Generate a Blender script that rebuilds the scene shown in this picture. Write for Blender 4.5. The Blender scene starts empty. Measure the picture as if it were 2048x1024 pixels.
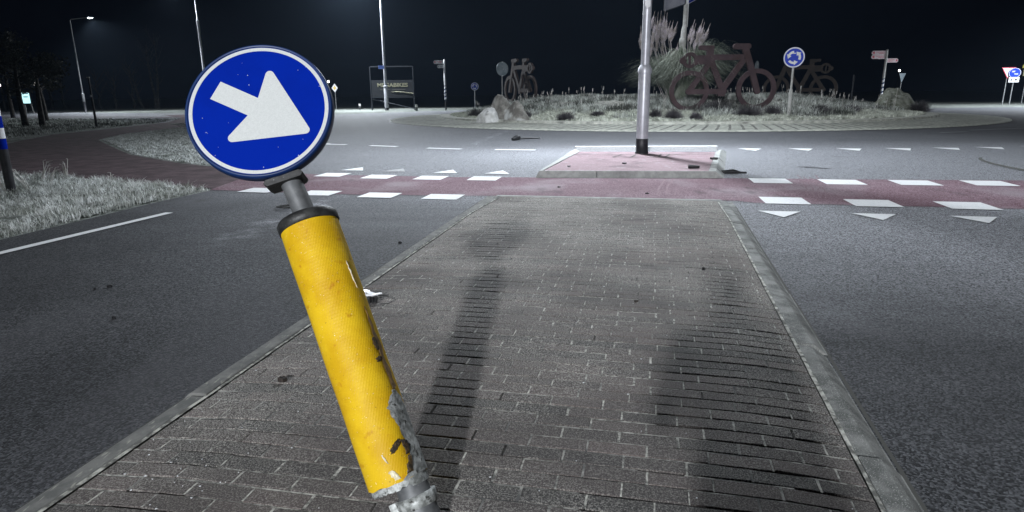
import bpy, bmesh, math, random
import numpy as np
from mathutils import Vector, Matrix, noise
random.seed(7); RNG = np.random.default_rng(7)
R = math.radians
# ---------------------------------------------------------------- camera, world, lights, exposure
sc = bpy.context.scene
EYE = Vector((0, 0, 1.25)); FPX = 1256.0
th, rl = R(14.4), R(.6)
FW = Vector((0, math.cos(th), -math.sin(th))); _r0 = Vector((1, 0, 0)); _u0 = _r0.cross(FW)
RT = _r0*math.cos(rl) - _u0*math.sin(rl); UP = _r0*math.sin(rl) + _u0*math.cos(rl)
cd = bpy.data.cameras.new('camera'); cam = bpy.data.objects.new('camera', cd); sc.collection.objects.link(cam)
cd.sensor_width = 36; cd.lens = FPX/2048*36; cd.clip_start = .02; cd.clip_end = 3000
mw = Matrix((RT, UP, -FW)).transposed().to_4x4(); mw.translation = EYE; cam.matrix_world = mw
sc.camera = cam
sc.view_settings.view_transform = 'Standard'; sc.view_settings.look = 'None'
sc.view_settings.exposure = 0; sc.view_settings.gamma = 1
w = bpy.data.worlds.new('World'); sc.world = w; w.use_nodes = True
nt = w.node_tree; bg = nt.nodes['Background']
bg.inputs[0].default_value = (.25, .4, 1, 1); bg.inputs[1].default_value = .002
BACK = dict(pos=(-5.1, -19.3, 8.6), power=30500, aim=(5.2, 12.5, 0), cone=45)      # street lamp behind the photographer
LAMPS = dict(refuge=7800, ahead=30000, left=3200, far_left=7500, right=60000, mound=2700)
HAZE = .0003

def G(px, py, z=0.0):
    r = FW + RT*((px-1024)/FPX) - UP*((py-512)/FPX); t = (z-EYE.z)/r.z
    return Vector((r.x*t, r.y*t, z))
def at(px, py, Y):
    r = FW + RT*((px-1024)/FPX) - UP*((py-512)/FPX); t = Y/r.y
    return EYE + r*t
def hz(base, py):                       # height above the ground of the point seen at row py on the vertical through base
    lo, hi = -2.0, 30.0
    for _ in range(40):
        m = (lo+hi)/2; v = Vector((base.x, base.y, m)) - EYE
        y = 512 - FPX*v.dot(UP)/v.dot(FW)
        if y > py: lo = m
        else: hi = m
    return lo
# ---------------------------------------------------------------- helpers
col = sc.collection
def tag(o, label=None, cat=None, group=None, kind=None):
    if label: o['label'] = label
    if cat: o['category'] = cat
    if group: o['group'] = group
    if kind: o['kind'] = kind
    return o
def empty(name, loc, label, cat, group=None, rz=0, mat=None):
    o = bpy.data.objects.new(name, None); col.objects.link(o); o.empty_display_size = .2
    if mat is not None: o.matrix_world = mat
    else: o.location = loc; o.rotation_euler = (0, 0, rz)
    return tag(o, label, cat, group)
class MB:
    def __init__(s): s.v = []; s.f = []; s.sm = []
    def add(s, vs, fs, smooth=False):
        n = len(s.v); s.v += [tuple(v) for v in vs]; s.f += [tuple(i+n for i in f) for f in fs]; s.sm += [smooth]*len(fs); return s
    def box(s, c, d, ax=None, bev=0):
        ax = ax or (Vector((1,0,0)), Vector((0,1,0)), Vector((0,0,1))); c = Vector(c)
        if bev <= 0:
            vs = [c + ax[0]*(d[0]/2*i) + ax[1]*(d[1]/2*j) + ax[2]*(d[2]/2*k) for i in (-1,1) for j in (-1,1) for k in (-1,1)]
            return s.add(vs, [(0,1,3,2),(4,6,7,5),(0,4,5,1),(2,3,7,6),(0,2,6,4),(1,5,7,3)])
        x, y = d[0]/2, d[1]/2; b = min(bev, x*.9, y*.9); P = [(-x+b,-y),(x-b,-y),(x,-y+b),(x,y-b),(x-b,y),(-x+b,y),(-x,y-b),(-x,-y+b)]
        return s.prism([c+ax[0]*p[0]+ax[1]*p[1]-ax[2]*(d[2]/2) for p in P], ax[2]*d[2])
    def prism(s, pts, ext):
        n = len(pts); ext = Vector(ext)
        vs = [Vector(p) for p in pts] + [Vector(p)+ext for p in pts]
        return s.add(vs, [tuple(range(n-1,-1,-1)), tuple(range(n, 2*n))] + [(i,(i+1)%n,(i+1)%n+n,i+n) for i in range(n)])
    def tube(s, pts, rad, n=10, cap=True, smooth=True):
        pts = [Vector(p) for p in pts]; rad = rad if isinstance(rad, (list, tuple)) else [rad]*len(pts)
        vs = []; ref = None
        for i, p in enumerate(pts):
            d = (pts[min(i+1,len(pts)-1)] - pts[max(i-1,0)])
            d = d.normalized() if d.length > 1e-9 else Vector((0,0,1))
            if ref is None: ref = d.orthogonal().normalized()
            a = ref - d*ref.dot(d)
            if a.length < 1e-4: a = d.orthogonal()
            a.normalize(); ref = a; b = d.cross(a)
            vs += [p + (a*math.cos(2*math.pi*k/n) + b*math.sin(2*math.pi*k/n))*rad[i] for k in range(n)]
        m = len(pts)
        s.add(vs, [(i*n+k, i*n+(k+1)%n, (i+1)*n+(k+1)%n, (i+1)*n+k) for i in range(m-1) for k in range(n)], smooth)
        if cap: s.add(vs[:n], [tuple(range(n-1,-1,-1))]); s.add(vs[-n:], [tuple(range(n))])
        return s
    def lathe(s, c, axis, prof, n=32, smooth=True):      # prof: (along, radius)
        axis = Vector(axis).normalized(); return s.tube2([(Vector(c)+axis*a, r) for a, r in prof], axis, n, smooth)
    def tube2(s, pr, axis, n, smooth):
        a = axis.orthogonal().normalized(); b = axis.cross(a); vs = []
        for p, r in pr: vs += [p + (a*math.cos(2*math.pi*k/n)+b*math.sin(2*math.pi*k/n))*r for k in range(n)]
        m = len(pr)
        s.add(vs, [(i*n+k, i*n+(k+1)%n, (i+1)*n+(k+1)%n, (i+1)*n+k) for i in range(m-1) for k in range(n)], smooth)
        s.add(vs[:n], [tuple(range(n-1,-1,-1))]); s.add(vs[-n:], [tuple(range(n))]); return s
    def build(s, name, mat, parent=None, loc=None):
        me = bpy.data.meshes.new(name); me.from_pydata(s.v, [], s.f); me.materials.append(mat)
        me.polygons.foreach_set('use_smooth', s.sm); me.update()
        o = bpy.data.objects.new(name, me); col.objects.link(o)
        if parent: o.parent = parent
        if loc is not None: o.location = loc
        return o
def struct(mb, name, mat): return tag(mb.build(name, mat), kind='structure')
def copy_thing(o, loc, rz, label, **kw):
    def rec(q, par):
        c = q.copy(); col.objects.link(c); c.parent = par
        for ch in [x for x in bpy.data.objects if x.parent == q and x != c]: rec(ch, c)
        return c
    c = rec(o, None); c.location = loc; c.rotation_euler = (0, 0, rz); c['label'] = label
    if 'scale' in kw: c.scale = (kw['scale'],)*3
    return c
# ---------------------------------------------------------------- materials
def mat(name, c1, c2=None, rough=.7, scale=20, detail=6, lo=.4, hi=.6, bump=0, bscale=None, metal=0, spec=.5, extra=None, coat=0):
    m = bpy.data.materials.new(name); m.use_nodes = True; t = m.node_tree; N = t.nodes; L = t.links; b = N['Principled BSDF']
    b.inputs['Roughness'].default_value = rough; b.inputs['Metallic'].default_value = metal; b.inputs['Specular IOR Level'].default_value = spec
    b.inputs['Coat Weight'].default_value = coat
    tc = N.new('ShaderNodeTexCoord'); co = tc.outputs['Object']
    m['co'] = 1
    if c2 is None: b.inputs['Base Color'].default_value = (*c1, 1); out = None
    else:
        n = N.new('ShaderNodeTexNoise'); n.inputs['Scale'].default_value = scale; n.inputs['Detail'].default_value = detail; n.inputs['Roughness'].default_value = .6
        L.new(co, n.inputs['Vector'])
        mr = N.new('ShaderNodeMapRange'); mr.inputs[1].default_value = lo; mr.inputs[2].default_value = hi; L.new(n.outputs['Fac'], mr.inputs[0])
        mx = N.new('ShaderNodeMix'); mx.data_type = 'RGBA'; L.new(mr.outputs[0], mx.inputs['Factor'])
        mx.inputs[6].default_value = (*c1, 1); mx.inputs[7].default_value = (*c2, 1); out = mx.outputs[2]
        L.new(out, b.inputs['Base Color'])
    if bump:
        n2 = N.new('ShaderNodeTexNoise'); n2.inputs['Scale'].default_value = bscale or scale; n2.inputs['Detail'].default_value = 4; L.new(co, n2.inputs['Vector'])
        bp = N.new('ShaderNodeBump'); bp.inputs['Distance'].default_value = bump; bp.inputs['Strength'].default_value = 1
        L.new(n2.outputs['Fac'], bp.inputs['Height']); L.new(bp.outputs[0], b.inputs['Normal'])
    if extra: extra(t, N, L, b, co, out)
    return m
def layer(c2, scale, lo, hi, detail=4, vec=(1,1,1), kind='noise'):
    """mix another colour over the base by a noise mask"""
    def f(t, N, L, b, co, out):
        mp = N.new('ShaderNodeMapping'); mp.inputs['Scale'].default_value = vec; L.new(co, mp.inputs[0])
        n = N.new('ShaderNodeTexNoise'); n.inputs['Scale'].default_value = scale; n.inputs['Detail'].default_value = detail; L.new(mp.outputs[0], n.inputs['Vector'])
        mr = N.new('ShaderNodeMapRange'); mr.inputs[1].default_value = lo; mr.inputs[2].default_value = hi; L.new(n.outputs['Fac'], mr.inputs[0])
        mx = N.new('ShaderNodeMix'); mx.data_type = 'RGBA'; L.new(mr.outputs[0], mx.inputs['Factor'])
        src = b.inputs['Base Color'].links[0].from_socket if b.inputs['Base Color'].links else None
        if src: L.new(src, mx.inputs[6])
        else: mx.inputs[6].default_value = b.inputs['Base Color'].default_value
        mx.inputs[7].default_value = (*c2, 1); L.new(mx.outputs[2], b.inputs['Base Color'])
    return f
def layers(*ls):
    def f(*a):
        for l in ls: l(*a)
    return f
def emis(name, c, s):
    m = bpy.data.materials.new(name); m.use_nodes = True; b = m.node_tree.nodes['Principled BSDF']
    b.inputs['Base Color'].default_value = (*c, 1); b.inputs['Emission Color'].default_value = (*c, 1); b.inputs['Emission Strength'].default_value = s
    return m
def stones(cell, dark, light, lo=.0, hi=1.0, bump=.0055):
    """aggregate: one grey per stone, stones stand proud"""
    def f(t, N, L, b, co, out):
        v = N.new('ShaderNodeTexVoronoi'); v.inputs['Scale'].default_value = 1/cell; v.inputs['Randomness'].default_value = 1; L.new(co, v.inputs['Vector'])
        sp = N.new('ShaderNodeSeparateColor'); L.new(v.outputs['Color'], sp.inputs[0])
        pw = N.new('ShaderNodeMath'); pw.operation = 'POWER'; pw.inputs[1].default_value = 1.7; L.new(sp.outputs[0], pw.inputs[0])
        n = N.new('ShaderNodeTexNoise'); n.inputs['Scale'].default_value = .55; n.inputs['Detail'].default_value = 5; L.new(co, n.inputs['Vector'])
        mr = N.new('ShaderNodeMapRange'); mr.inputs[1].default_value = .35; mr.inputs[2].default_value = .68; mr.inputs[3].default_value = .55; mr.inputs[4].default_value = 1.25; L.new(n.outputs['Fac'], mr.inputs[0])
        mu = N.new('ShaderNodeMath'); mu.operation = 'MULTIPLY'; L.new(pw.outputs[0], mu.inputs[0]); L.new(mr.outputs[0], mu.inputs[1])
        mx = N.new('ShaderNodeMix'); mx.data_type = 'RGBA'; L.new(mu.outputs[0], mx.inputs['Factor'])
        mx.inputs[6].default_value = (*dark, 1); mx.inputs[7].default_value = (*light, 1); L.new(mx.outputs[2], b.inputs['Base Color'])
        bp = N.new('ShaderNodeBump'); bp.inputs['Distance'].default_value = bump; bp.inputs['Strength'].default_value = .9; bp.invert = True
        L.new(v.outputs['Distance'], bp.inputs['Height']); L.new(bp.outputs[0], b.inputs['Normal'])
    return f
M = {}
def frost_and_falloff(t, N, L, b, co, out):
    # frost on the far road; near light falloff is painted in as bare asphalt
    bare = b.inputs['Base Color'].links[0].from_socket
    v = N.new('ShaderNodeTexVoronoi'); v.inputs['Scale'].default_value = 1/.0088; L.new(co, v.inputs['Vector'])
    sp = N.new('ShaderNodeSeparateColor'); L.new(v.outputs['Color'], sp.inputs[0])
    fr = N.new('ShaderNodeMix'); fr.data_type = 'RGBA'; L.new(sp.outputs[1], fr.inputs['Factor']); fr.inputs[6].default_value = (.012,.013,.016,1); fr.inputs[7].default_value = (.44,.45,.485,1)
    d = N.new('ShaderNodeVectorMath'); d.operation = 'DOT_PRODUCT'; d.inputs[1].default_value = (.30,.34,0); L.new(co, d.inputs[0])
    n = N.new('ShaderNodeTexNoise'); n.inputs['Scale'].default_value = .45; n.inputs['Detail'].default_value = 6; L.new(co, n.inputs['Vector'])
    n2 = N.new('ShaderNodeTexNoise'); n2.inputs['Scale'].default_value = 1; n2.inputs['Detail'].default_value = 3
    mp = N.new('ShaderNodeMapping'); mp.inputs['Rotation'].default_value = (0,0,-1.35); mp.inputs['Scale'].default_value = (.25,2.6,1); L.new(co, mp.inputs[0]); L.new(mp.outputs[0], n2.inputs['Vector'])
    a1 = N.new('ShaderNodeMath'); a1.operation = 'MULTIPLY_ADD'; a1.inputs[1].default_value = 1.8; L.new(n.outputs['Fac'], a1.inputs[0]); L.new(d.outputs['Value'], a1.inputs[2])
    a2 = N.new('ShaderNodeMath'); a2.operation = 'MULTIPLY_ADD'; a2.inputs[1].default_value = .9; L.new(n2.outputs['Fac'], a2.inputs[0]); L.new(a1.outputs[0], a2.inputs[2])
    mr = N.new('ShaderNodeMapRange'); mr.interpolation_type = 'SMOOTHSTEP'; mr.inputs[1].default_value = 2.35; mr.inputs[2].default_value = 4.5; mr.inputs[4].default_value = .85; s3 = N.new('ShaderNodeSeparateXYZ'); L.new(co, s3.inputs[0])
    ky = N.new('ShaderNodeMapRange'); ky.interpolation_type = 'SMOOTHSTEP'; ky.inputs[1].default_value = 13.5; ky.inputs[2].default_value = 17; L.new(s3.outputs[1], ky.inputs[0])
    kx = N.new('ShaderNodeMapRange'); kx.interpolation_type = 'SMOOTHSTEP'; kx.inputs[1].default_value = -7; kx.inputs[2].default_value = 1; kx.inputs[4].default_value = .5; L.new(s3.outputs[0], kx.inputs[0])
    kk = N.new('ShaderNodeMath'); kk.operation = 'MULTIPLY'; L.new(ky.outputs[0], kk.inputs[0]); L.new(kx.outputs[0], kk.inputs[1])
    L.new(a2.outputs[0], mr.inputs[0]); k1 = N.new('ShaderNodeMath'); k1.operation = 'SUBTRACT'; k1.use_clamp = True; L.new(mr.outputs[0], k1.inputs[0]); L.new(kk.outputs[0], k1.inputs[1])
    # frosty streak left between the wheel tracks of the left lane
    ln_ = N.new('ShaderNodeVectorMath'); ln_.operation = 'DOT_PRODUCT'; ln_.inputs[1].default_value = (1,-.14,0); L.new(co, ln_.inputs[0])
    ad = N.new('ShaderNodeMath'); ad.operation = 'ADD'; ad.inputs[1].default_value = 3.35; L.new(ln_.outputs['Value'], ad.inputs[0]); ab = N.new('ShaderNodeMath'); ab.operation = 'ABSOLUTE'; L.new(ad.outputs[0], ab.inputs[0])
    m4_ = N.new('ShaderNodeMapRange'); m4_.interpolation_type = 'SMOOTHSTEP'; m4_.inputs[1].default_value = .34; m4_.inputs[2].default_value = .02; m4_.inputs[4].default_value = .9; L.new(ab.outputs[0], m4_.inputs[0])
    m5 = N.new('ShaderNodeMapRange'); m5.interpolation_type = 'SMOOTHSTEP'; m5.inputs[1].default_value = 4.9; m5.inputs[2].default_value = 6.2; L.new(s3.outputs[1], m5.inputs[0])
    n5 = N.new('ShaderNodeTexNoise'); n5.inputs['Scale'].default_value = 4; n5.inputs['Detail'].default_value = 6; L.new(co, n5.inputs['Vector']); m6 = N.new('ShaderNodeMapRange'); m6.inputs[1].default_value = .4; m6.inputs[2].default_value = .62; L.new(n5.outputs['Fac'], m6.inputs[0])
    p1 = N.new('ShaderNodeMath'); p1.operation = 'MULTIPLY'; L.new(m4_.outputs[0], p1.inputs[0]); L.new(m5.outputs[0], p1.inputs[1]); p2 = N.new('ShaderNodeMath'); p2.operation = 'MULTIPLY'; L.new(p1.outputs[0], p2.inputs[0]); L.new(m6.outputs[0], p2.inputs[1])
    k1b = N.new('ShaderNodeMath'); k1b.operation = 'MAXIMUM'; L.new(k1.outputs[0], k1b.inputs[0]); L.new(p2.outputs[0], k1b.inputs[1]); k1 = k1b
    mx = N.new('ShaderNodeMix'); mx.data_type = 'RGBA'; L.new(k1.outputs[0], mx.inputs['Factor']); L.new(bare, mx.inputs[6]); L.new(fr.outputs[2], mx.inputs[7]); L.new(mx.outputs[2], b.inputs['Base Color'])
M['asphalt'] = mat('asphalt', (.05,.05,.055), rough=.75, spec=.35, extra=layers(stones(.0078, (.006,.007,.009), (.14,.145,.158)), layer((.09,.09,.1), .6, .56, .8, 5, (1,.35,1)), frost_and_falloff, layer((.07,.07,.075), 1.1, .68, .76, 7)))
M['red_asphalt'] = mat('red_asphalt', (.1,.05,.06), rough=.8, spec=.3, extra=layers(stones(.010, (.10,.045,.06), (.36,.26,.30)), layer((.33,.29,.31), .9, .5, .8, 5), layer((.06,.045,.05), 1.7, .62, .72, 6, (1,.4,1))))
M['path'] = mat('red_path', (.035,.018,.021), (.085,.052,.06), scale=3, rough=.8, bump=.003, bscale=120)
M['ground'] = mat('frosted_ground', (.05,.06,.045), (.36,.38,.36), scale=9, detail=10, lo=.35, hi=.68, rough=.9, bump=.05, bscale=14, extra=layer((.05,.055,.045), .8, .5, .72))
M['soil'] = mat('mound_soil', (.16,.16,.14), (.55,.55,.5), scale=6, detail=10, rough=.95, bump=.05, bscale=10)
M['white_paint'] = mat('road_paint', (.78,.79,.8), (.62,.63,.65), scale=35, lo=.5, hi=.75, rough=.6, bump=.001, bscale=300, extra=layer((.25,.25,.27), 60, .64, .72, 8))
M['worn_paint'] = mat('worn_road_paint', (.42,.42,.43), (.2,.2,.21), scale=60, lo=.45, hi=.6, rough=.7)
M['kerb'] = mat('concrete_kerb', (.10,.105,.10), (.24,.245,.235), scale=9, detail=8, rough=.85, bump=.002, bscale=150, extra=layers(layer((.42,.42,.4), 240, .58, .68, 2), layer((.07,.075,.07), 4, .55, .75)))
M['kerb_dark'] = mat('dirty_kerb', (.12,.122,.118), (.2,.2,.19), scale=12, detail=8, rough=.9, bump=.002, bscale=150, extra=layer((.33,.33,.29), 28, .6, .68, 8, (3,.6,1)))
M['kerb_pale'] = mat('pale_kerb', (.3,.31,.3), (.4,.41,.4), scale=10, rough=.85, bump=.002, bscale=150, extra=layer((.12,.12,.12), 3, .55, .75))
M['refuge'] = mat('refuge_paving', (.2,.13,.148), (.32,.24,.26), scale=60, rough=.85, detail=8, bump=.002, bscale=200, extra=layers(layer((.14,.1,.11), 2.2, .5, .75), layer((.38,.34,.35), 7, .6, .75, 6)))
def brickmat():
    def f(t, N, L, b, co, out):
        at_ = N.new('ShaderNodeAttribute'); at_.attribute_name = 'tint'
        v = N.new('ShaderNodeTexNoise'); v.inputs['Scale'].default_value = 190; v.inputs['Detail'].default_value = 4; v.inputs['Roughness'].default_value = .75; L.new(co, v.inputs['Vector'])
        mr = N.new('ShaderNodeMapRange'); mr.inputs[1].default_value = .47; mr.inputs[2].default_value = .62; L.new(v.outputs['Fac'], mr.inputs[0])
        n2 = N.new('ShaderNodeTexNoise'); n2.inputs['Scale'].default_value = 1.1; n2.inputs['Detail'].default_value = 5; L.new(co, n2.inputs['Vector'])
        m2 = N.new('ShaderNodeMapRange'); m2.inputs[1].default_value = .35; m2.inputs[2].default_value = .65; m2.inputs[3].default_value = .3; m2.inputs[4].default_value = 1.05
        sx_ = N.new('ShaderNodeSeparateXYZ'); L.new(co, sx_.inputs[0]); g = N.new('ShaderNodeMath'); g.operation = 'MULTIPLY_ADD'; g.inputs[1].default_value = .034; g.inputs[2].default_value = -.155; L.new(sx_.outputs[1], g.inputs[0])  # near bricks get less pale frost, painting in the dimmer light there
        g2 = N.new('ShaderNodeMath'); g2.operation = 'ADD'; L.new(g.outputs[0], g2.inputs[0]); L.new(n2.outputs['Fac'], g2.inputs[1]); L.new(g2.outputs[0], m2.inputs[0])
        mu = N.new('ShaderNodeMath'); mu.operation = 'MULTIPLY'; L.new(mr.outputs[0], mu.inputs[0]); L.new(m2.outputs[0], mu.inputs[1])
        base = N.new('ShaderNodeMix'); base.data_type = 'RGBA'; L.new(at_.outputs['Fac'], base.inputs['Factor'])
        base.inputs[6].default_value = (.036,.034,.034,1); base.inputs[7].default_value = (.105,.084,.08,1)
        mx = N.new('ShaderNodeMix'); mx.data_type = 'RGBA'; L.new(mu.outputs[0], mx.inputs['Factor']); L.new(base.outputs[2], mx.inputs[6]); mx.inputs[7].default_value = (.62,.60,.55,1)
        L.new(mx.outputs[2], b.inputs['Base Color'])
        bp = N.new('ShaderNodeBump'); bp.inputs['Distance'].default_value = .0018; L.new(v.outputs['Fac'], bp.inputs['Height']); L.new(bp.outputs[0], b.inputs['Normal'])
    return mat('paving_brick', (.06,.06,.06), rough=.85, spec=.35, extra=f)
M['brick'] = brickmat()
M['sand_dark'] = mat('joint_grit', (.02,.02,.019), (.06,.06,.055), scale=90, rough=.95, bump=.003, bscale=220)
M['sand'] = mat('joint_sand', (.12,.12,.11), (.62,.61,.56), scale=38, detail=8, rough=.95, bump=.003, bscale=220, extra=layer((.1,.1,.1), 3, .5, .66))
M['apron'] = mat('apron_paving', (.32,.33,.29), (.56,.57,.5), scale=7, detail=9, rough=.9, bump=.006, bscale=40, extra=layer((.2,.2,.18), .5, .55, .8))
M['apron_kerb'] = mat('apron_kerb', (.4,.41,.36), (.6,.6,.54), scale=5, detail=8, rough=.9, extra=layer((.22,.22,.2), 2, .56, .72))
M['joint'] = mat('dark_joint', (.07,.07,.065), rough=.95)
M['galv'] = mat('galvanised_steel', (.30,.31,.32), (.44,.45,.46), scale=30, rough=.42, metal=.75, bump=.0005, bscale=80)
M['pole_grey'] = mat('grey_post_paint', (.10,.105,.11), (.15,.155,.16), scale=25, rough=.55, metal=.2, extra=layer((.3,.3,.3), 140, .68, .76))
M['lamp_paint'] = mat('lamp_post_paint', (.42,.43,.47), (.52,.53,.57), scale=6, rough=.38, metal=.25)
M['black_paint'] = mat('black_band', (.012,.012,.016), (.03,.03,.035), scale=10, rough=.5)
M['dark_post'] = mat('dark_post', (.02,.02,.022), (.04,.04,.042), scale=10, rough=.6)
M['rubber'] = mat('black_rubber', (.014,.014,.014), (.035,.036,.036), scale=40, rough=.5, bump=.0008, bscale=90, extra=layer((.2,.2,.2), 160, .68, .74))
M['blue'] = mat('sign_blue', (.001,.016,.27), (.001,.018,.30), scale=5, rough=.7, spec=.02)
M['blue_bright'] = mat('lit_sign_blue', (.008,.05,.62), (.01,.06,.68), scale=5, rough=.5, spec=.3)  # brighter copy of the sign blue, stronger light put into the colour
M['rim_blue'] = mat('sign_rim_blue', (.003,.022,.10), (.004,.028,.125), scale=12, rough=.45)
M['sheet_white'] = mat('sign_white', (.56,.58,.57), (.62,.64,.63), scale=260, rough=.35)
M['bright_white'] = mat('reflective_white', (.85,.86,.88), (.78,.78,.8), scale=20, rough=.3)
M['sign_red'] = mat('finger_red', (.6,.06,.1), (.68,.1,.14), scale=20, rough=.4)
M['sign_pink'] = mat('finger_pale', (.75,.6,.62), (.85,.74,.76), scale=12, rough=.4)
M['sign_yellow'] = mat('sign_yellow', (.75,.66,.12), (.8,.72,.18), scale=12, rough=.4)
M['diamond_orange'] = mat('diamond_orange', (.7,.5,.15), (.78,.56,.2), scale=12, rough=.4)
M['sign_back'] = mat('sign_back', (.16,.2,.23), (.25,.29,.32), scale=3, rough=.5, metal=.3, extra=layer((.4,.42,.44), 9, .6, .7))
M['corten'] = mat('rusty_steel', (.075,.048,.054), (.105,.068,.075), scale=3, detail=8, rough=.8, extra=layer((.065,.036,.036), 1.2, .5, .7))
M['corten_mid'] = mat('darker_rusty_steel', (.04,.028,.026), (.065,.045,.04), scale=3, detail=8, rough=.8)  # darker tone of the rusty steel, for the end-on rear bicycle
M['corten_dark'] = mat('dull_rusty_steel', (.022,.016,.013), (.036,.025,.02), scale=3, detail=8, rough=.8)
M['boulder'] = mat('boulder_stone', (.17,.16,.145), (.38,.37,.34), scale=2.6, detail=9, rough=.9, bump=.05, bscale=5, extra=layer((.6,.61,.6), 1.8, .53, .64, 9))
M['boulder_white'] = mat('pale_boulder', (.6,.6,.58), (.85,.85,.84), scale=3, detail=9, rough=.9, bump=.03, bscale=6, extra=layer((.25,.24,.22), 2.5, .58, .7, 9))
M['boulder_green'] = mat('mossy_boulder', (.18,.19,.15), (.38,.4,.34), scale=3, detail=9, rough=.9, bump=.05, bscale=5, extra=layers(layer((.55,.57,.53), 4, .58, .66, 9, (1,1,3)), layer((.1,.12,.07), 2, .55, .75)))
M['frost_grass'] = mat('frosted_grass', (.42,.44,.4), (.93,.95,.95), scale=5, detail=7, lo=.35, hi=.62, rough=.8, extra=layers(layer((.07,.09,.05), 2.3, .58, .7, 6), layer((.10,.11,.08), 11, .54, .64, 4)))
M['mound_grass'] = mat('mound_grass', (.3,.33,.29), (.85,.88,.85), scale=2.4, detail=9, lo=.4, hi=.6, rough=.85, extra=layers(layer((.07,.075,.065), .8, .47, .6), layer((.06,.06,.05), 5, .56, .66)))
M['pale_cover'] = mat('frosted_ground_cover', (.38,.4,.34), (.8,.83,.74), scale=2.5, detail=8, rough=.85)
M['heather'] = mat('heather_twigs', (.05,.045,.05), (.15,.14,.15), scale=4, detail=6, rough=.9)
M['stem'] = mat('dry_stems', (.5,.48,.44), (.75,.74,.72), scale=8, rough=.85)
M['pampas_leaf'] = mat('pampas_leaf', (.08,.11,.065), (.42,.45,.38), scale=1.4, detail=6, lo=.35, hi=.6, rough=.7)
M['plume'] = mat('pampas_plume', (.5,.45,.42), (.8,.74,.8), scale=5, detail=7, rough=.95)
M['bark'] = mat('dark_bark', (.022,.018,.015), (.06,.055,.05), scale=9, rough=.95, bump=.02)
M['birch'] = mat('pale_bark', (.05,.05,.045), (.11,.105,.1), scale=5, rough=.9)
M['leaf'] = mat('dark_leaves', (.015,.02,.014), (.07,.075,.065), scale=1.3, rough=.7)
M['plastic'] = mat('black_plastic', (.008,.008,.009), (.02,.02,.022), scale=60, rough=.4)
M['dead_leaf'] = mat('dead_leaf', (.018,.014,.012), (.04,.03,.025), scale=90, rough=.8)
M['tar'] = mat('tar_line', (.03,.03,.033), (.07,.07,.075), scale=30, rough=.7)
M['skid'] = mat('skid_rubber', (.14,.085,.10), (.26,.165,.195), scale=40, detail=7, rough=.8)
M['joint_frost'] = mat('frosted_edge_sand', (.12,.12,.11), (.55,.55,.5), scale=22, detail=8, lo=.42, hi=.58, rough=.9, bump=.003, bscale=120)
M['glass_chip'] = mat('glass_chips', (.8,.82,.85), rough=.15, spec=.8)
M['screen'] = emis('lit_board', (.55,.95,1), 1.3)
M['bulb'] = emis('lamp_lens', (.85,.93,1), 60)
M['dot'] = emis('far_lamp_lens', (1,.97,.92), 5)
M['stone_post'] = mat('pale_post', (.5,.5,.48), (.62,.62,.6), scale=9, rough=.8)
M['frame_steel'] = mat('frame_steel', (.018,.021,.027), (.026,.03,.037), scale=9, rough=.5, metal=.4)
M['letters'] = mat('board_letters', (.17,.165,.115), (.24,.23,.15), scale=9, rough=.6)
M['board'] = mat('mesh_board', (.004,.005,.008), (.008,.01,.013), scale=2, rough=.6)
# yellow sleeve: reflective honeycomb film over a tube
def yel(t, N, L, b, co, out):
    v = N.new('ShaderNodeTexVoronoi'); v.voronoi_dimensions = '2D'; v.inputs['Scale'].default_value = 118; v.inputs['Randomness'].default_value = .08; a_ = N.new('ShaderNodeAttribute'); a_.attribute_name = 'wrap'; L.new(a_.outputs['Vector'], v.inputs['Vector'])
    bp = N.new('ShaderNodeBump'); bp.inputs['Distance'].default_value = .0014; bp.inputs['Strength'].default_value = .6; bp.invert = True
    L.new(v.outputs['Distance'], bp.inputs['Height']); L.new(bp.outputs[0], b.inputs['Normal'])
M['yellow'] = mat('yellow_reflective_film', (.62,.37,.010), (.74,.48,.016), scale=9, detail=5, rough=.5, spec=.14, coat=0, extra=layers(layer((.5,.24,.012), 30, .62, .74, 6), layer((.16,.09,.02), 85, .71, .77, 3), layer((.95,.88,.55), 210, .74, .78, 1), yel))  # pale specks put the film's sparkle into the colour
M['scuffed'] = mat('scuffed_metal', (.2,.21,.2), (.5,.52,.51), scale=45, detail=8, rough=.5, metal=.15, bump=.003, bscale=60, extra=layer((.06,.06,.055), 60, .58, .66, 5))
M['tear'] = mat('torn_edge', (.02,.015,.008), (.1,.06,.02), scale=80, rough=.8)
M['scratch'] = mat('film_scratch', (.8,.75,.55), (.6,.5,.3), scale=80, rough=.4)
M['scrape'] = mat('film_scrape', (.3,.17,.05), (.16,.1,.04), scale=70, rough=.7, bump=.001, bscale=200)
M['coat'] = mat('dark_coat', (.03,.032,.045), (.05,.05,.065), scale=30, rough=.9)
M['skin'] = mat('skin', (.5,.33,.25), (.56,.37,.29), scale=12, rough=.6)
# ---------------------------------------------------------------- layout
CX, CY = 8.8, 36.0                                     # centre of the roundabout
AX = Vector((.98, -.2, 0)); AY = Vector((.2, .98, 0)); O = Vector((-.14, 7.85, 0))    # frame of the median, origin at its far left corner
def L2(u, v, z=0): return O + AX*(u*(1-.0115*max(0,-v))) + AY*v + Vector((0, 0, z))
def vnoise(x, y, s): return noise.noise(Vector((x*s, y*s, 3.3)))
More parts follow.
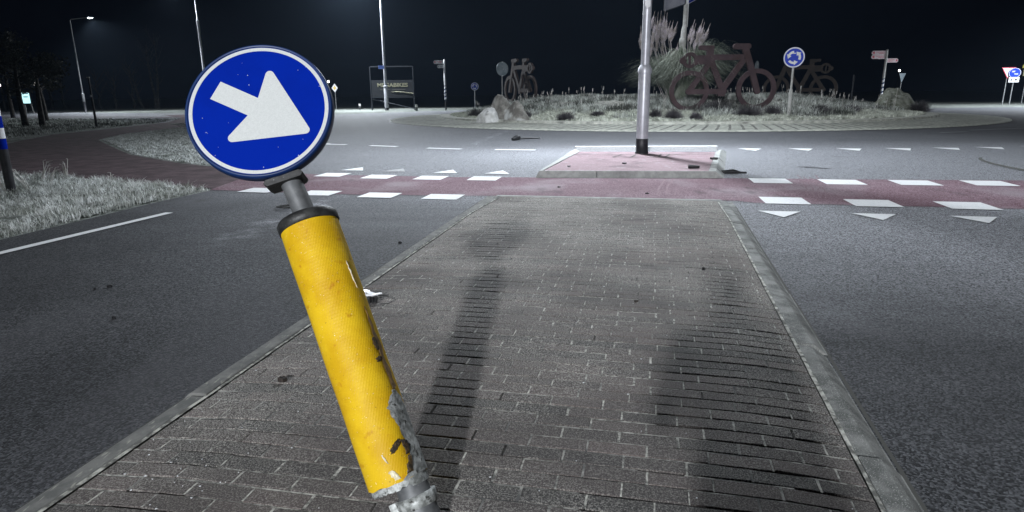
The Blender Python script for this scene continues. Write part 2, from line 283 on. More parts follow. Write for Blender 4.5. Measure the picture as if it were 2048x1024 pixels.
# ---- ground: one sheet to the horizon, gently uneven beyond the roads
mb = MB(); mb.add([(-900,-300,-.001),(900,-300,-.001),(900,1500,-.001),(-900,1500,-.001)], [(0,1,2,3)]); struct(mb, 'ground', M['ground'])
def sheet(name, pts, z, m):
    mb = MB(); mb.add([(p[0], p[1], z) for p in pts], [tuple(range(len(pts)))])
    o = struct(mb, name, m)
    bm = bmesh.new(); bm.from_mesh(o.data); bmesh.ops.triangulate(bm, faces=bm.faces); bm.to_mesh(o.data); bm.free(); return o
def circ(cx, cy, r, a0=0, a1=360, n=96): return [(cx+r*math.cos(R(a0+(a1-a0)*i/n)), cy+r*math.sin(R(a0+(a1-a0)*i/n))) for i in range(n+1)]
# road outline, counter-clockwise: near right, east arm, north arc, west arm, left fillet, verge edge, near left
ring = 23.2
rd = [(-7.2,-30), (30,-30), (30, 2), (17, 8), (19.5, 12.5), (26, 20), (33, 26), (48, 33), (120, 52), (120, 66), (46, 47), (34, 47)]
rd += [(CX+ring*math.cos(R(a)), CY+ring*math.sin(R(a))) for a in range(28, 158, 6)]
rd += [(-22, 50), (-42, 63), (-70, 78), (-160, 112), (-160, 98), (-75, 66), (-44, 51), (-26, 39.5), (-17.5, 33), (-13.6, 27.6), (-10.6, 22.6), (-8.1, 18.4), (-6.3, 15.2), (-5.0, 12.6), (-4.3, 10.9), (-4.1, 9), (-4.18, 8.67), (-4.42, 7.61), (-4.56, 6.61), (-4.72, 5.6), (-5.05, 3.6), (-5.7, 0)]
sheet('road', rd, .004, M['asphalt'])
# cycle path on the left, in two arms meeting by the crossing
pth = [(-4.12,8.8), (-5.4,9.3), (-6.4,9.7), (-7.4,10.3), (-9.5,11.3), (-14,13.2), (-30,17), (-30,22), (-14.6,18.3), (-15.6,20.5), (-16.8,23.5), (-17.2,27.4), (-18.4,34.5), (-21.5,42), (-27,50), (-25,51.5), (-19.4,43.5), (-15.6,35.2), (-14.5,29.0), (-14.0,23), (-13.0,20.1), (-11.3,17.85), (-8.74,14.56), (-6.5,12.45), (-5.4,11.7), (-4.28,10.95), (-4.15,9.9)]
sheet('cycle_path', pth, .006, M['path'])
sheet('far_cycle_path', [(-19.5,41.5), (-27,44.5), (-50,51.5), (-50,53), (-27,46), (-20,43)], .0075, M['path'])
# red crossing: left, middle, right
sheet('cycle_crossing', [(-4.2,8.72), (-2.11,8.17), (-.62,7.96), (-.14,7.92), (2.66,7.36), (2.82,7.2), (5.5,6.64), (9.5,5.75), (16,4.4), (16,6.8), (9.5,8.3), (7.2,8.82), (4.9,9.12), (3.3,9.38), (.3,9.72), (-.9,9.85), (-3.15,10.37), (-4.35,10.95)], .008, M['red_asphalt'])
# ---- the brick median
def hgt(u, v):
    d = min(u, 2.64-u); e = max(0, min(1, (-v)/1.6)); s = e*e*(3-2*e)
    return .012 + s*(.070 - .020*math.exp(-(d/.2)**2) - .006*math.exp(-(d/.6)**2)) + .0025*vnoise(u, v, .9)*s
WID = 2.62
def build_bricks():
    vs, fs, tint = [], [], []; HJ = []
    row, r = -7.6, 0
    pitch, ln, gap = .0765, .2095, .0042
    while row < -.03:
        rdz, rty, rt = random.gauss(0,.0009), random.gauss(0,.010), random.random()
        u = -random.uniform(.0, .03) - (ln/2 if r % 2 else 0) + random.uniform(-.01, .01)
        while u < WID:
            a = max(u, 0.006); b2 = min(u+ln, WID-.006); u += ln + gap + random.uniform(-.001, .002)
            if b2-a < .03: continue
            if b2 < WID-.01: HJ.append((b2-.001, u+.001, row))
            c = (a+b2)/2; vv = row + pitch/2; dz = random.gauss(0, .0007); dz += rdz; ty = random.gauss(0, .004); tx = random.gauss(0, .007); rot = random.gauss(0, .005); sh = random.gauss(0, .0012)
            k = len(vs); hx, hy = (b2-a)/2, (pitch-gap-.001)/2; hy -= random.uniform(0, .0015)
            for ring_, (ins, dep) in enumerate(((0,-.03), (0,-.004), (.003, 0))):
                for sx, sy in ((-1,-1),(1,-1),(1,1),(-1,1)):
                    x, y = sx*(hx-ins), sy*(hy-ins); X, Y = c + x - rot*y, vv + sh + y + rot*x
                    z = hgt(X, Y) + dz + x*ty + y*(tx+rty) + dep
                    vs.append(tuple(L2(X, Y, z)))
            for q in range(2):
                for i in range(4):
                    fs.append((k+q*4+i, k+q*4+(i+1)%4, k+q*4+4+(i+1)%4, k+q*4+4+i))
            fs.append((k+8, k+9, k+10, k+11)); tv = .5*random.random()**2 + .5*rt; tint += [tv]*9
        row += pitch; r += 1
    me = bpy.data.meshes.new('brick_paving'); me.from_pydata(vs, [], fs); me.materials.append(M['brick'])
    at_ = me.attributes.new('tint', 'FLOAT', 'FACE'); at_.data.foreach_set('value', tint)
    o = bpy.data.objects.new('brick_paving', me); col.objects.link(o); tag(o, kind='structure')
    mb = MB(); nu, nv = 14, 90
    P = [L2(WID*i/nu, -7.6+7.58*j/nv, hgt(WID*i/nu, -7.6+7.58*j/nv)-.0075) for j in range(nv+1) for i in range(nu+1)]
    mb.add(P, [(j*(nu+1)+i, j*(nu+1)+i+1, (j+1)*(nu+1)+i+1, (j+1)*(nu+1)+i) for j in range(nv) for i in range(nu)], True)
    struct(mb, 'paving_joint_sand', M['sand_dark'])
    mb = MB()
    for a, b_, v in HJ:
        if random.random() < .04: continue
        d = random.uniform(.0005,.003); w_ = random.uniform(0, .003); mb.add([L2(x, y, hgt(x, y)-d) for x, y in ((a-w_,v+.004),(b_+w_,v+.004),(b_+w_,v+pitch-.004),(a-w_,v+pitch-.004))], [(0,1,2,3)])
    for k in range(int(7.6/pitch)):                     # frost caught along some stretches of the courses
        u = 0
        while u < WID-.1:
            l = random.uniform(.05,.5)
            if random.random() < .92: y = -7.6+k*pitch; mb.add([L2(x, y+q, hgt(x, y)-.0022) for x, q in ((u,-.0055),(min(u+l,WID-.02),-.0055),(min(u+l,WID-.02),.0015),(u,.0015))], [(0,1,2,3)])
            u += l
    struct(mb, 'paving_joint_sand', M['sand'])
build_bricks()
def kerb_run(side, m):
    fill = MB(); mb = MB(); v = -7.6; 
    while v < -.02:
        v1 = min(v+1.0, 0); a, b = v+.009, v1-.009; nseg = 10; sg = -1 if side == 'L' else 1
        u0 = 0 if side == 'L' else WID; wv = random.gauss(0,.004); dz = random.gauss(0,.003)
        prof = [(.010,-.05),(.010,.003),(.016,.007),(.085,.004),(.105,-.006),(.155,None),(.16,None)]
        rows = []
        for j in range(nseg+1):
            q = a+(b-a)*j/nseg; h = hgt(.02, q)+.004+dz; rr = []
            for d, z in prof:
                zz = h+z if z is not None else (.012 if d < .188 else -.03)
                ch = .004*noise.noise(Vector((q*14, u0, d*30))) - (.006*max(0, noise.noise(Vector((q*40, u0, 2)))) if .08 < d < .12 else 0); rr.append(L2(u0+sg*(d+(wv if d > .05 else 0)), q, max(zz+ch*.6, -.03)))
            rows.append(rr)
        n = len(prof); V = [p for r_ in rows for p in r_]
        F = [(j*n+i, j*n+i+1, (j+1)*n+i+1, (j+1)*n+i) for j in range(nseg) for i in range(n-1)]
        F += [tuple(range(n-1,-1,-1)), tuple(nseg*n+i for i in range(n))]
        mb.add(V, F, False)
        fill.add([p+Vector((0,0,-.009)) for r_ in rows[-1:] for p in r_]+[p+AY*.018+Vector((0,0,-.009)) for r_ in rows[-1:] for p in r_], [(i,i+1,n+i+1,n+i) for i in range(1,n-1)]); v = v1
    struct(mb, 'kerb', m); struct(fill, 'kerb_joints', M['sand_dark'])
    fr = MB(); K = 60; V = []
    for j in range(K+1):
        q = -7.6+7.55*j/K; w_ = .004*noise.noise(Vector((q*6, u0, 0)))
        for d in (-.004-abs(w_), .016+w_): V.append(L2(u0+sg*d, q, hgt(.02, q)+.0045+.002*noise.noise(Vector((q*9,d*40,0)))))
    fr.add(V, [(2*j,2*j+1,2*j+3,2*j+2) for j in range(K)]); struct(fr, 'frosted_joint_sand', M['joint_frost'])
kerb_run('L', M['kerb_dark']); kerb_run('R', M['kerb'])
mb = MB(); mb.box(L2(WID/2, .03, .002), (WID+.1, .05, .036), (AX, AY, Vector((0,0,1))), .01); struct(mb, 'kerb', M['kerb_pale'])
for s_, d_ in ((-1, -.17), (1, WID+.17)):          # gritty gutter strip beside the kerb
    sheet('gutter', [L2(d_-.008, -7.6), L2(d_+.008, -7.6), L2(d_+.008, -.3), L2(d_-.008, -.3)], .0065, M['joint'])
# ---- the red refuge with its pale kerbs
zt = .115
fl, fr = G(1085,341,zt), G(1418,342,zt); br, bl = G(1432,303,zt), G(1160,302.5,zt)
flo, fro = G(1070,356,.005), G(1448,357,.005)
mb = MB()
def kerbstrip(p0, p1, q0, q1, n, prof=((0,0),(.10,0),(.14,-.02),(.30,-1))):
    """blocks along a line; p = top inner line, q = outer bottom line"""
    for i in range(n):
        a, b = (i+.006)/n, (i+1-.006)/n
        V = []
        for t in (a, b):
            P, Q = p0.lerp(p1, t), q0.lerp(q1, t); 
            V += [P+Vector((0,0,-.09)), P, P.lerp(Q,.45)+Vector((0,0,(P.z-P.lerp(Q,.45).z)*.94)), Q+Vector((0,0,.0)), Q+Vector((0,0,-.03))]
        mb.add(V, [(0,1,6,5),(1,2,7,6),(2,3,8,7),(3,4,9,8),(4,3,2,1,0),(5,6,7,8,9)])
blo = G(1140,302,.005); bro = G(1453,303,.005)
kerbstrip(fl, fr, flo, fro, 3); kerbstrip(bl, fl, blo, flo, 5); kerbstrip(fr, br, fro, bro, 5)
struct(mb, 'refuge_kerb', M['kerb_pale'])
def inset(p, c, k): return c + (p-c)*k
cc = (fl+fr+br+bl)/4
mb = MB(); n = 16
P = []
for j in range(n+1):
    for i in range(n+1):
        p = inset((fl.lerp(fr, i/n)).lerp(bl.lerp(br, i/n), j/n), cc, .993); P.append((p.x, p.y, zt-.008+.004*vnoise(p.x, p.y, 2)))
mb.add(P, [(j*(n+1)+i, j*(n+1)+i+1, (j+1)*(n+1)+i+1, (j+1)*(n+1)+i) for j in range(n) for i in range(n)], True)
struct(mb, 'refuge_paving', M['refuge'])
# service cover and slab joints on the refuge
mb = MB()
def strip(p, q, wd, z, mb_):
    p, q = Vector(p), Vector(q); p.z = q.z = z; d = (q-p).normalized(); s = Vector((-d.y, d.x, 0))*wd/2
    mb_.add([p-s, q-s, q+s, p+s], [(0,1,2,3)])
for a, b in (((1150,309),(1424,308)),((1225,314),(1330,314)),((1225,314),(1243,309)),((1330,314),(1340,308)),((1262,314),(1272,309)),((1318,313),(1322,308))):
    strip(G(*a, zt), G(*b, zt), .035, zt-.001, mb)
struct(mb, 'slab_joints', M['joint'])
mb = MB(); p, q = G(1150,300.5,.02), G(1434,299.5,.02); d = (q-p).normalized(); mb.box((p+q)/2+Vector((0,0,.03)), ((q-p).length, .16, .11), (d, Vector((-d.y,d.x,0)), Vector((0,0,1))), .02); struct(mb, 'refuge_kerb', M['white_paint'])
# ---- markings
mk = MB()
def quad(c, w_, h_, m_=None, z=.0125):
    c = Vector(c); (m_ or mk).add([(c + AX*(sx*w_/2) + AY*(sy*h_/2)).to_2d().to_3d() + Vector((0,0,z)) for sx, sy in ((-1,-1),(1,-1),(1,1),(-1,1))], [(0,1,2,3)])
for c in ((-3.46,8.62),(-2.55,8.30),(-1.7,8.06),(-.86,7.87)): quad((*c,0), .46, .40)
for c in ((-2.92,10.30),(-2.10,9.98),(-1.25,9.78),(-.41,9.63)): quad((*c,0), .45, .45)
for c in ((3.21,7.32),(4.12,7.08),(5.04,6.86),(5.98,6.65),(6.9,6.45)): quad((*c,0), .49, .49)
for c in ((3.73,9.03),(4.66,8.83),(5.60,8.68),(6.54,8.56),(7.5,8.36)): quad((*c,0), .52, .52)
def tri(a, b, c, m_=None): (m_ or mk).add([(p[0], p[1], .0125) for p in (a, b, c)], [(0,1,2)])
for c in ((2.84,6.50),(3.74,6.30),(4.64,6.10),(5.54,5.9)):
    v = Vector((*c, 0)); a, b, t = v-AX*.215+AY*.14, v+AX*.215+AY*.14, v-AY*.21-AX*.02; tri(a, b, t)
wn = MB()
for i, c in enumerate(((-2.72,11.10),(-1.95,10.85),(-1.05,10.58),(-.19,10.40))):
    v = Vector((*c, 0)); tri(v+AX*.21-AY*.2, v-AX*.21-AY*.2, v+AY*.26, wn if i == 1 else mk)
for c in ((5.42,14.25),(6.52,14.12),(7.55,14.0),(8.6,13.93),(9.65,13.92),(10.65,13.98),(11.75,14.1),(12.9,14.3)):
    v = Vector((*c, 0)); a, b, t = v+Vector((-.25,.24,0)), v+Vector((.25,.10,0)), v+Vector((-.08,-.42,0)); tri(a, t, b)
for a, b in (((620,287),(660,288.5)),((640,289),(693,290)),((740,292),(794,294)),((855,297),(922,299)),((990,300),(1071,301))):
    strip(G(*a), G(*b), .17, .0125, mk)
strip((-4.75,3.2,0), (-3.83,6.94,0), .10, .0125, mk)
strip((-6.2,-2.6,0), (-4.8,3.0,0), .10, .0125, mk)
for a, b in (((1940,261),(2048,257)),((1880,266),(1935,264))): strip(G(*a), G(*b), .1, .0125, wn)
struct(mk, 'road_markings', M['white_paint']); struct(wn, 'road_markings', M['worn_paint'])
# kerbed pavement corner cut by the right edge of the view
c = G(2024, 338) + Vector((.62,.13,0)); el = lambda r_: [(c.x+r_*.36*math.cos(2*math.pi*i/60)+.21*r_*math.sin(2*math.pi*i/60), c.y+r_*math.sin(2*math.pi*i/60)) for i in range(60)]; o = MB(); o.add([(p[0],p[1],.03) for p in el(1.62)], [tuple(range(60))]); struct(o, 'pavement', M['asphalt'])
o = MB(); a = el(1.62); b = el(1.72)
o.add([(*p,.03) for p in a]+[(*p,.012) for p in b], [(i,(i+1)%60,(i+1)%60+60,i+60) for i in range(60)]); struct(o, 'pavement_edge', M['joint'])
# ---- roundabout: apron, kerb, mound
def ringmesh(profile, m, name, n=180, wob=0):
    mb = MB(); V = []
    for r_, z in profile:
        for k in range(n):
            a = 2*math.pi*k/n; V.append((CX+r_*math.cos(a), CY+r_*math.sin(a), z+wob*noise.noise(Vector((r_*math.cos(a), r_*math.sin(a), 1)))))
    mb.add(V, [(i*n+k, i*n+(k+1)%n, (i+1)*n+(k+1)%n, (i+1)*n+k) for i in range(len(profile)-1) for k in range(n)], True)
    return struct(mb, name, m)
ringmesh([(15.28,-.01),(15.25,.03),(15.15,.04),(12.75,.13),(12.7,.11)], M['apron'], 'apron')
ringmesh([(15.42,.0105),(15.26,.0112)], M['tar'], 'apron_edge')
ringmesh([(12.69,.05),(12.68,.19),(12.6,.21),(12.2,.215),(12.15,.19)], M['apron_kerb'], 'apron_kerb')
def rib_joints():
    mb = MB()
    n = 210
    for k in range(n):                                   # the drainage-like ribs laid across the apron
        a = 2*math.pi*k/n + random.gauss(0,.001); 
        pts = []
        for r_, da in ((15.0, 0), (14.3, .012), (13.5, .026), (12.9, .036)):
            z = .04 + (15.15-r_)/2.4*.09 + .004; aa = a+da; pts.append((Vector((CX+r_*math.cos(aa), CY+r_*math.sin(aa), z)), Vector((-math.sin(aa), math.cos(aa), 0))))
        for (p, s), (q, t) in zip(pts, pts[1:]): mb.add([p-s*.045, q-t*.045, q+t*.045, p+s*.045], [(0,1,2,3)])
    struct(mb, 'apron_joints', M['joint_soft'])
M['joint_soft'] = mat('frosted_joint', (.12,.12,.11), (.26,.26,.23), scale=3, rough=.95)
rib_joints()
def mh(x, y):
    r = math.hypot(x-CX, y-CY)
    if r > 12.2: return .05
    t = min(1, (12.2-r)/6.2); s = t*t*(3-2*t)
    return .2 + .70*s + .10*vnoise(x, y, .35)*s + .03*vnoise(x, y, 1.4)
mb = MB(); nr, na = 40, 160; V = []
for i in range(nr+1):
    for k in range(na):
        r_ = 12.17*i/nr; a = 2*math.pi*k/na; x, y = CX+r_*math.cos(a), CY+r_*math.sin(a); V.append((x, y, mh(x, y)))
mb.add(V, [(i*na+k, (i+1)*na+k, (i+1)*na+(k+1)%na, i*na+(k+1)%na) for i in range(nr) for k in range(na)], True)
struct(mb, 'planted_mound', M['soil'])
# ---- lights carried by lamp posts
def spot(parent, loc, power, cone=150, blend=.6, size=.22, aim=None, colr=(.86,.93,1)):
    l = bpy.data.lights.new('street_light', 'SPOT'); l.energy = power; l.spot_size = R(cone); l.spot_blend = blend; l.shadow_soft_size = size; l.color = colr
    o = bpy.data.objects.new('street_light', l); col.objects.link(o); o.parent = parent; o.location = loc
    if aim is not None:
        o.rotation_mode = 'QUATERNION'; o.rotation_quaternion = (Vector(aim)).to_track_quat('-Z', 'Y')
    return o
def lamp_post(loc, H, label, armdir=(1,0), arm=1.2, d0=.2, d1=.14, hj=2.6, black=.5, power=0, cone=150, aim=(0,0,-1), group='street lamps around the roundabout', bm=None, luma=None):
    r = empty('street_lamp', loc, label, 'street lamp', group)
    m = bm or M['lamp_paint']; a = Vector((*armdir, 0)).normalized()
    MB().lathe((0,0,0), (0,0,1), [(0,d0/2+.012),(.03,d0/2+.012),(.035,d0/2),(black,d0/2)], 24).build('base_band', M['black_paint'], r)
    MB().lathe((0,0,0), (0,0,1), [(black,d0/2-.003),(hj,d0/2-.003),(hj+.05,d1/2+.02)], 24).build('lower_shaft', m, r)
    MB().lathe((0,0,0), (0,0,1), [(hj+.02,d0/2+.012),(hj+.09,d0/2+.014),(hj+.17,d1/2+.012)], 24).build('collar', m, r)
    MB().lathe((0,0,0), (0,0,1), [(hj+.1,d1/2),(H*.6,d1/2*.9),(H-.2,d1/2*.6)], 20).build('upper_shaft', m, r)
    tip = Vector((0,0,H)) + a*arm + Vector((0,0,.12))
    MB().tube([(0,0,H-.25), (0,0,H-.05)+Vector() if False else Vector((0,0,H-.05)), Vector((0,0,H+.05))+a*.18, tip], [d1/2*.6, d1/2*.55, .035, .03], 10).build('arm', m, r)
    s = Vector((-a.y, a.x, 0)); lum = MB()
    c = tip + a*.3
    lum.add([c+a*x+s*y+Vector((0,0,z)) for x, y, z in ((-.34,-.07,-.03),(-.2,-.15,-.05),(.25,-.15,-.05),(.36,-.05,-.04),(.36,.05,-.04),(.25,.15,-.05),(-.2,.15,-.05),(-.34,.07,-.03),
             (-.34,-.04,.03),(-.2,-.09,.06),(.2,-.09,.05),(.33,-.03,.0),(.33,.03,.0),(.2,.09,.05),(-.2,.09,.06),(-.34,.04,.03))],
            [tuple(range(7,-1,-1)), tuple(range(8,16))] + [(i,(i+1)%8,(i+1)%8+8,i+8) for i in range(8)])
    L_ = lum.build('lamp_head', m, r)
    MB().box(c+Vector((.0,0,-.062)), (.4,.2,.018), (a, s, Vector((0,0,1))), .03).build('lens', M['bulb'] if power else M['stone_post'], L_)
    if power: spot(r, c+Vector((0,0,-.1)), power, cone, .5, .2, aim)
    return r
pb = G(1283, 307, zt-.01)
lp = lamp_post(pb, 7.2, 'pale grey lamp post with black base band standing on the red refuge', (-.3,1), 1.3, .235, .165, hz(pb,138)-zt-.09, hz(pb,276)-zt, LAMPS['refuge'], 150)
# small white plate strapped to it
z0 = hz(pb, 12)-pb.z
sp = empty('post_sticker_plate', Vector((0,0,0)), 'small white plate strapped to the pale lamp post on the refuge', 'plate')
sp.location = pb + Vector((-.01, -.092, z0)); MB().prism([(-.055,0,.0),(-.02,0,-.055),(.045,0,-.02),(.045,0,.3),(-.055,0,.3)], (0,-.008,0)).build('plate', M['bright_white'], sp); MB().box((0,.002,.14), (.12,.01,.02)).build('strap', M['galv'], sp)
b2 = G(774, 221)
lamp_post(b2, 11.2, 'white lamp post with a small blue street name plate before the lettered frame', (-1,-.1), 2.2, .36, .25, hz(b2,172)-.1, hz(b2,216), LAMPS['ahead'], 150, aim=(.1,-.4,-1))
# street name plate
q = at(763, 134.5, b2.y-.2); s_ = empty('street_name_sign', q, 'small plain blue street name plate on the white lamp post', 'sign'); MB().box((-.02,0,0), (.5,.02,.3), None, .02).build('plate', mat('plate_blue', (.16,.25,.75), (.2,.3,.8), scale=9, rough=.4), s_); MB().box((.2,.1,0), (.04,.2,.04)).build('bracket', M['galv'], s_)
b3 = G(418, 221)
lamp_post(b3, 11.5, 'pale lamp post rising behind the blue arrow disc', (-1,0), 2.0, .26, .17, hz(b3,44), .8, LAMPS['left'], 150)
b4 = G(172, 225)
lamp_post(b4, hz(b4,40), 'thin dark lamp post at the far left with its lamp lit above the road', (1,-.35), 2.3, .24, .13, hz(b4,190), 1.0, LAMPS['far_left'], 130, aim=(.45,-.1,-1), bm=M['galv'])
b5 = Vector((47, 42, 0)); lamp_post(b5, 10.5, 'lamp post beyond the right edge of the view lighting the east arm', (-1,-.3), 2.2, .26, .17, 2.5, .6, LAMPS['right'], 150)
bb = Vector((BACK['pos'][0], BACK['pos'][1], 0)); bp_ = lamp_post(bb-Vector((1.0,0,0)), BACK['pos'][2], 'lamp post on the verge behind the photographer', (1,0), .7, .22, .14, 2.6, .5, 0)
spot(bp_, Vector((1.0,0,BACK['pos'][2]-.05)), BACK['power'], BACK['cone'], .9, .45, Vector(BACK['aim'])-Vector(BACK['pos']), (.93,.96,1))
# ---------------------------------------------------------------- the knocked keep-right bollard
S = 1.1
def camv(x, y, z): return RT*x + UP*y + FW*z
X_, Y_ = camv(.928,.344,.141).normalized(), camv(-.366,.913,.18); Y_ = (Y_ - X_*Y_.dot(X_)).normalized(); Z_ = X_.cross(Y_)
C_ = EYE + camv(-.704,.408,1.749)*S
P1 = EYE + camv(-.5757,.112,1.755)*S; P2 = EYE + camv(-.293,-.578,1.62)*S
P1 = P1.lerp(P2, .036); adir = (P1-P2).normalized(); base = P2 - adir*(P2.z/adir.z) + Vector((.035,0,0))
m4 = Matrix((X_, Y_, Z_)).transposed().to_4x4(); m4.translation = base; mi = m4.inverted()
def lc(p): return mi @ p
kr = empty('keep_right_bollard', None, 'leaning traffic bollard with dented yellow sleeve and blue arrow disc on the brick median', 'traffic bollard', mat=m4)
lP1, lP2, lC = lc(P1), lc(P2), lc(C_); la = (lP1-lP2).normalized(); Ls = (lP1-lP2).length
tz = Vector((0,0,1)); sx = la.cross(tz).normalized(); sx = sx if sx.x > 0 else -sx; fz = sx.cross(la).normalized(); fz = fz if fz.z > 0 else -fz
RS0, RS1 = .0865, .088
def cyl(t, deg, off=0):            # t: 0 top .. 1 bottom, deg from the side facing the camera, + to the right
    rr = RS1+(RS0-RS1)*t+off; return lP1.lerp(lP2, t) + (sx*math.sin(R(deg)) + fz*math.cos(R(deg)))*rr
mb = MB(); nt_, na_ = 60, 64; V = []
for j in range(nt_+1):
    t = j/nt_
    for k in range(na_):
        d = k*360/na_; dd = ((d+180) % 360)-180
        dent = -.012*math.exp(-((dd-62)/24)**2)*math.exp(-((t-.9)/.12)**2) -.006*math.exp(-((dd-70)/18)**2)*math.exp(-((t-.55)/.2)**2) + .0012*noise.noise(Vector((dd*.03, t*8, 0)))
        tt = t if t < 1 else 1 + .006*noise.noise(Vector((dd*.05, 0, 5)))
        V.append(cyl(tt, dd, dent))
mb.add(V, [(j*na_+k, j*na_+(k+1)%na_, (j+1)*na_+(k+1)%na_, (j+1)*na_+k) for j in range(nt_) for k in range(na_)], True)
slv = mb.build('yellow_sleeve', M['yellow'], kr)
wa_ = slv.data.attributes.new('wrap', 'FLOAT_VECTOR', 'POINT'); wv_ = []
for j in range(nt_+1):
    for k in range(na_): d_ = (((k*360/na_)+180) % 360)-180; x_ = R(d_)*.0875; y_ = j/nt_*Ls; wv_ += [x_+y_*.5, y_*.866, 0]
wa_.data.foreach_set('vector', wv_)
def patch(rows, off, name, m, jit=3, label=None, parent=None):
    """a torn or scuffed patch lying on the sleeve; rows of (t, deg0, deg1)"""
    mb = MB(); V = []; K = 8; rs = []
    for (t0, a0, b0), (t1, a1, b1) in zip(rows, rows[1:]):
        for q in range(4):
            f_ = q/4; rs.append((t0+(t1-t0)*f_, a0+(a1-a0)*f_, b0+(b1-b0)*f_))
    rs.append(rows[-1])
    for i, (t, a, b) in enumerate(rs):
        a += jit*random.uniform(-1,1); b += jit*random.uniform(-1,1)
        for k in range(K+1):
            e = 0 if k in (0, K) or i in (0, len(rs)-1) else 1
            dd = a+(b-a)*k/K
            dent = -.012*math.exp(-((dd-62)/24)**2)*math.exp(-((t-.9)/.12)**2) -.006*math.exp(-((dd-70)/18)**2)*math.exp(-((t-.55)/.2)**2)
            V.append(cyl(t, dd, off*(.5+.8*e) + dent + .0012 + (.0012*random.random() if e else 0)))
    mb.add(V, [(i*(K+1)+k, i*(K+1)+k+1, (i+1)*(K+1)+k+1, (i+1)*(K+1)+k) for i in range(len(rs)-1) for k in range(K)], False)
    return mb.build(name, m, parent or slv)
patch([(.70,60,66),(.72,48,78),(.755,32,88),(.80,38,92),(.84,44,95),(.90,54,96),(.93,50,98),(.96,36,98),(.985,26,98),(1.0,18,98)], .001, 'torn_patch', M['scuffed'])
patch([(.865,30,32),(.875,20,38),(.89,12,30),(.905,10,16)], .0022, 'tear', M['tear'], 1.5)
patch([(.875,36,46),(.90,40,55),(.925,36,48)], .0022, 'tear', M['tear'], 2.5)
patch([(.93,44,50),(.955,32,50),(.985,28,40)], .0024, 'tear', M['tear'], 3)
patch([(.50,56,60),(.51,50,66),(.53,50,68),(.55,56,64)], .0012, 'tear', M['tear'], 2)
patch([(.572,50,58),(.58,42,60),(.592,46,54)], .0012, 'tear', M['tear'], 2)
patch([(.20,54,56),(.24,55,58),(.28,57,60),(.31,60,62)], .0008, 'scratch', M['scratch'], 1.4)
patch([(.38,63,68),(.44,60,74),(.50,62,78),(.60,60,78),(.68,60,80),(.70,60,74)], .0005, 'scrape', M['scrape'], 3.5)
patch([(.955,-4,4),(.975,-2,10),(.99,4,12)], .001, 'scratch', M['scratch'], 2)
patch([(.895,-6,-4),(.92,-3,0),(.93,0,2)], .001, 'scratch', M['scratch'], 1)
# top cap, neck, clamp, upper pole
MB().lathe(lP1, la, [(-.012,.0),(-.012,RS1+.001),(-.01,RS1+.004),(.014,RS1+.005),(.022,RS1-.001),(.025,RS1-.02),(.026,.045),(.038,.041),(.040,.0)], 48).build('rubber_cap', M['rubber'], kr)
pz = Vector((lC.x, lC.y, lC.z-.062))
top = lC - Vector((0, .10, .058)); n_ = lP1 + la*.02
MB().tube([n_, lC - Vector((-.012, .235, .06)), top, lC + Vector((0, .1, -.058))], .033, 24).build('upper_pole', M['pole_grey'], kr)
MB().box(lC+Vector((.0,-.205*S-.004,-.05)), (.12,.02,.075), None, .01).build('sign_clamp', M['rubber'], kr)
# lower end: broken flange, clamp band, stub
off = sx*.030
mb = MB()
for j in range(26):
    a0, a1 = -75+j*7.2, -75+(j+1)*7.2; d = [.012+.010*random.random() for _ in range(2)]
    if 14 < j: d = [.024, .026]
    p = [lP2+(sx*math.sin(R(a))+fz*math.cos(R(a)))*r_ - la*dd for a, r_, dd in ((a0,RS0-.006,0),(a1,RS0-.006,0),(a1,RS0-.004,d[1]),(a0,RS0-.004,d[0]),(a0,RS0-.014,0),(a1,RS0-.014,0),(a1,RS0-.013,d[1]),(a0,RS0-.013,d[0]))]
    mb.add(p, [(0,1,2,3),(7,6,5,4),(3,2,6,7),(0,3,7,4),(1,5,6,2),(0,4,5,1)])
mb.build('broken_flange', M['scuffed'], kr)
MB().lathe(lP2+off-la*.088, la, [(0,.03),(0,.057),(.034,.060),(.034,.03)], 32).build('clamp_band', M['scuffed'], kr)
MB().box(lP2+off-la*.070+sx*(-.062)+fz*.01, (.028,.034,.012), (sx, la, fz), .003).build('clamp_lug', M['scuffed'], kr)
st = lc(Vector((base.x-.0, base.y, -.03)))
MB().tube([lP2+off*.6+la*.15, lP2+off-la*.03, lP2+off-la*.1, lP2+off*1.1-la*.26], [.045,.046,.05,.052], 28).build('stub_pole', M['pole_grey'], kr)
# sign disc
q = lC; RSg = .2*S
face = MB().lathe(q, (0,0,1), [(-.012,0),(-.012,RSg*.96),(0,RSg*.965),(0,0)], 96, False).build('sign_face', M['blue'], kr)
MB().lathe(q, (0,0,1), [(-.034,RSg*.93),(-.044,RSg*.95),(-.044,RSg*.985),(-.03,RSg*1.005),(-.008,RSg*1.005),(.003,RSg*.992),(.004,RSg*.975),(.0015,RSg*.955),(-.004,RSg*.95)], 96).build('sign_rim', M['rim_blue'], kr)
def annulus(c, r0, r1, z0, z1, n=96, mb=None):
    mb = mb or MB(); V = [(c.x+r*math.cos(2*math.pi*k/n), c.y+r*math.sin(2*math.pi*k/n), z) for r, z in ((r0,z0),(r0,z1),(r1,z1),(r1,z0)) for k in range(n)]
    return mb.add(V, [(i*n+k, i*n+(k+1)%n, ((i+1)%4)*n+(k+1)%n, ((i+1)%4)*n+k) for i in range(4) for k in range(n)])
annulus(q, .1795*S, .1895*S, q.z-.001, q.z+.0008).build('white_ring', M['sheet_white'], kr)
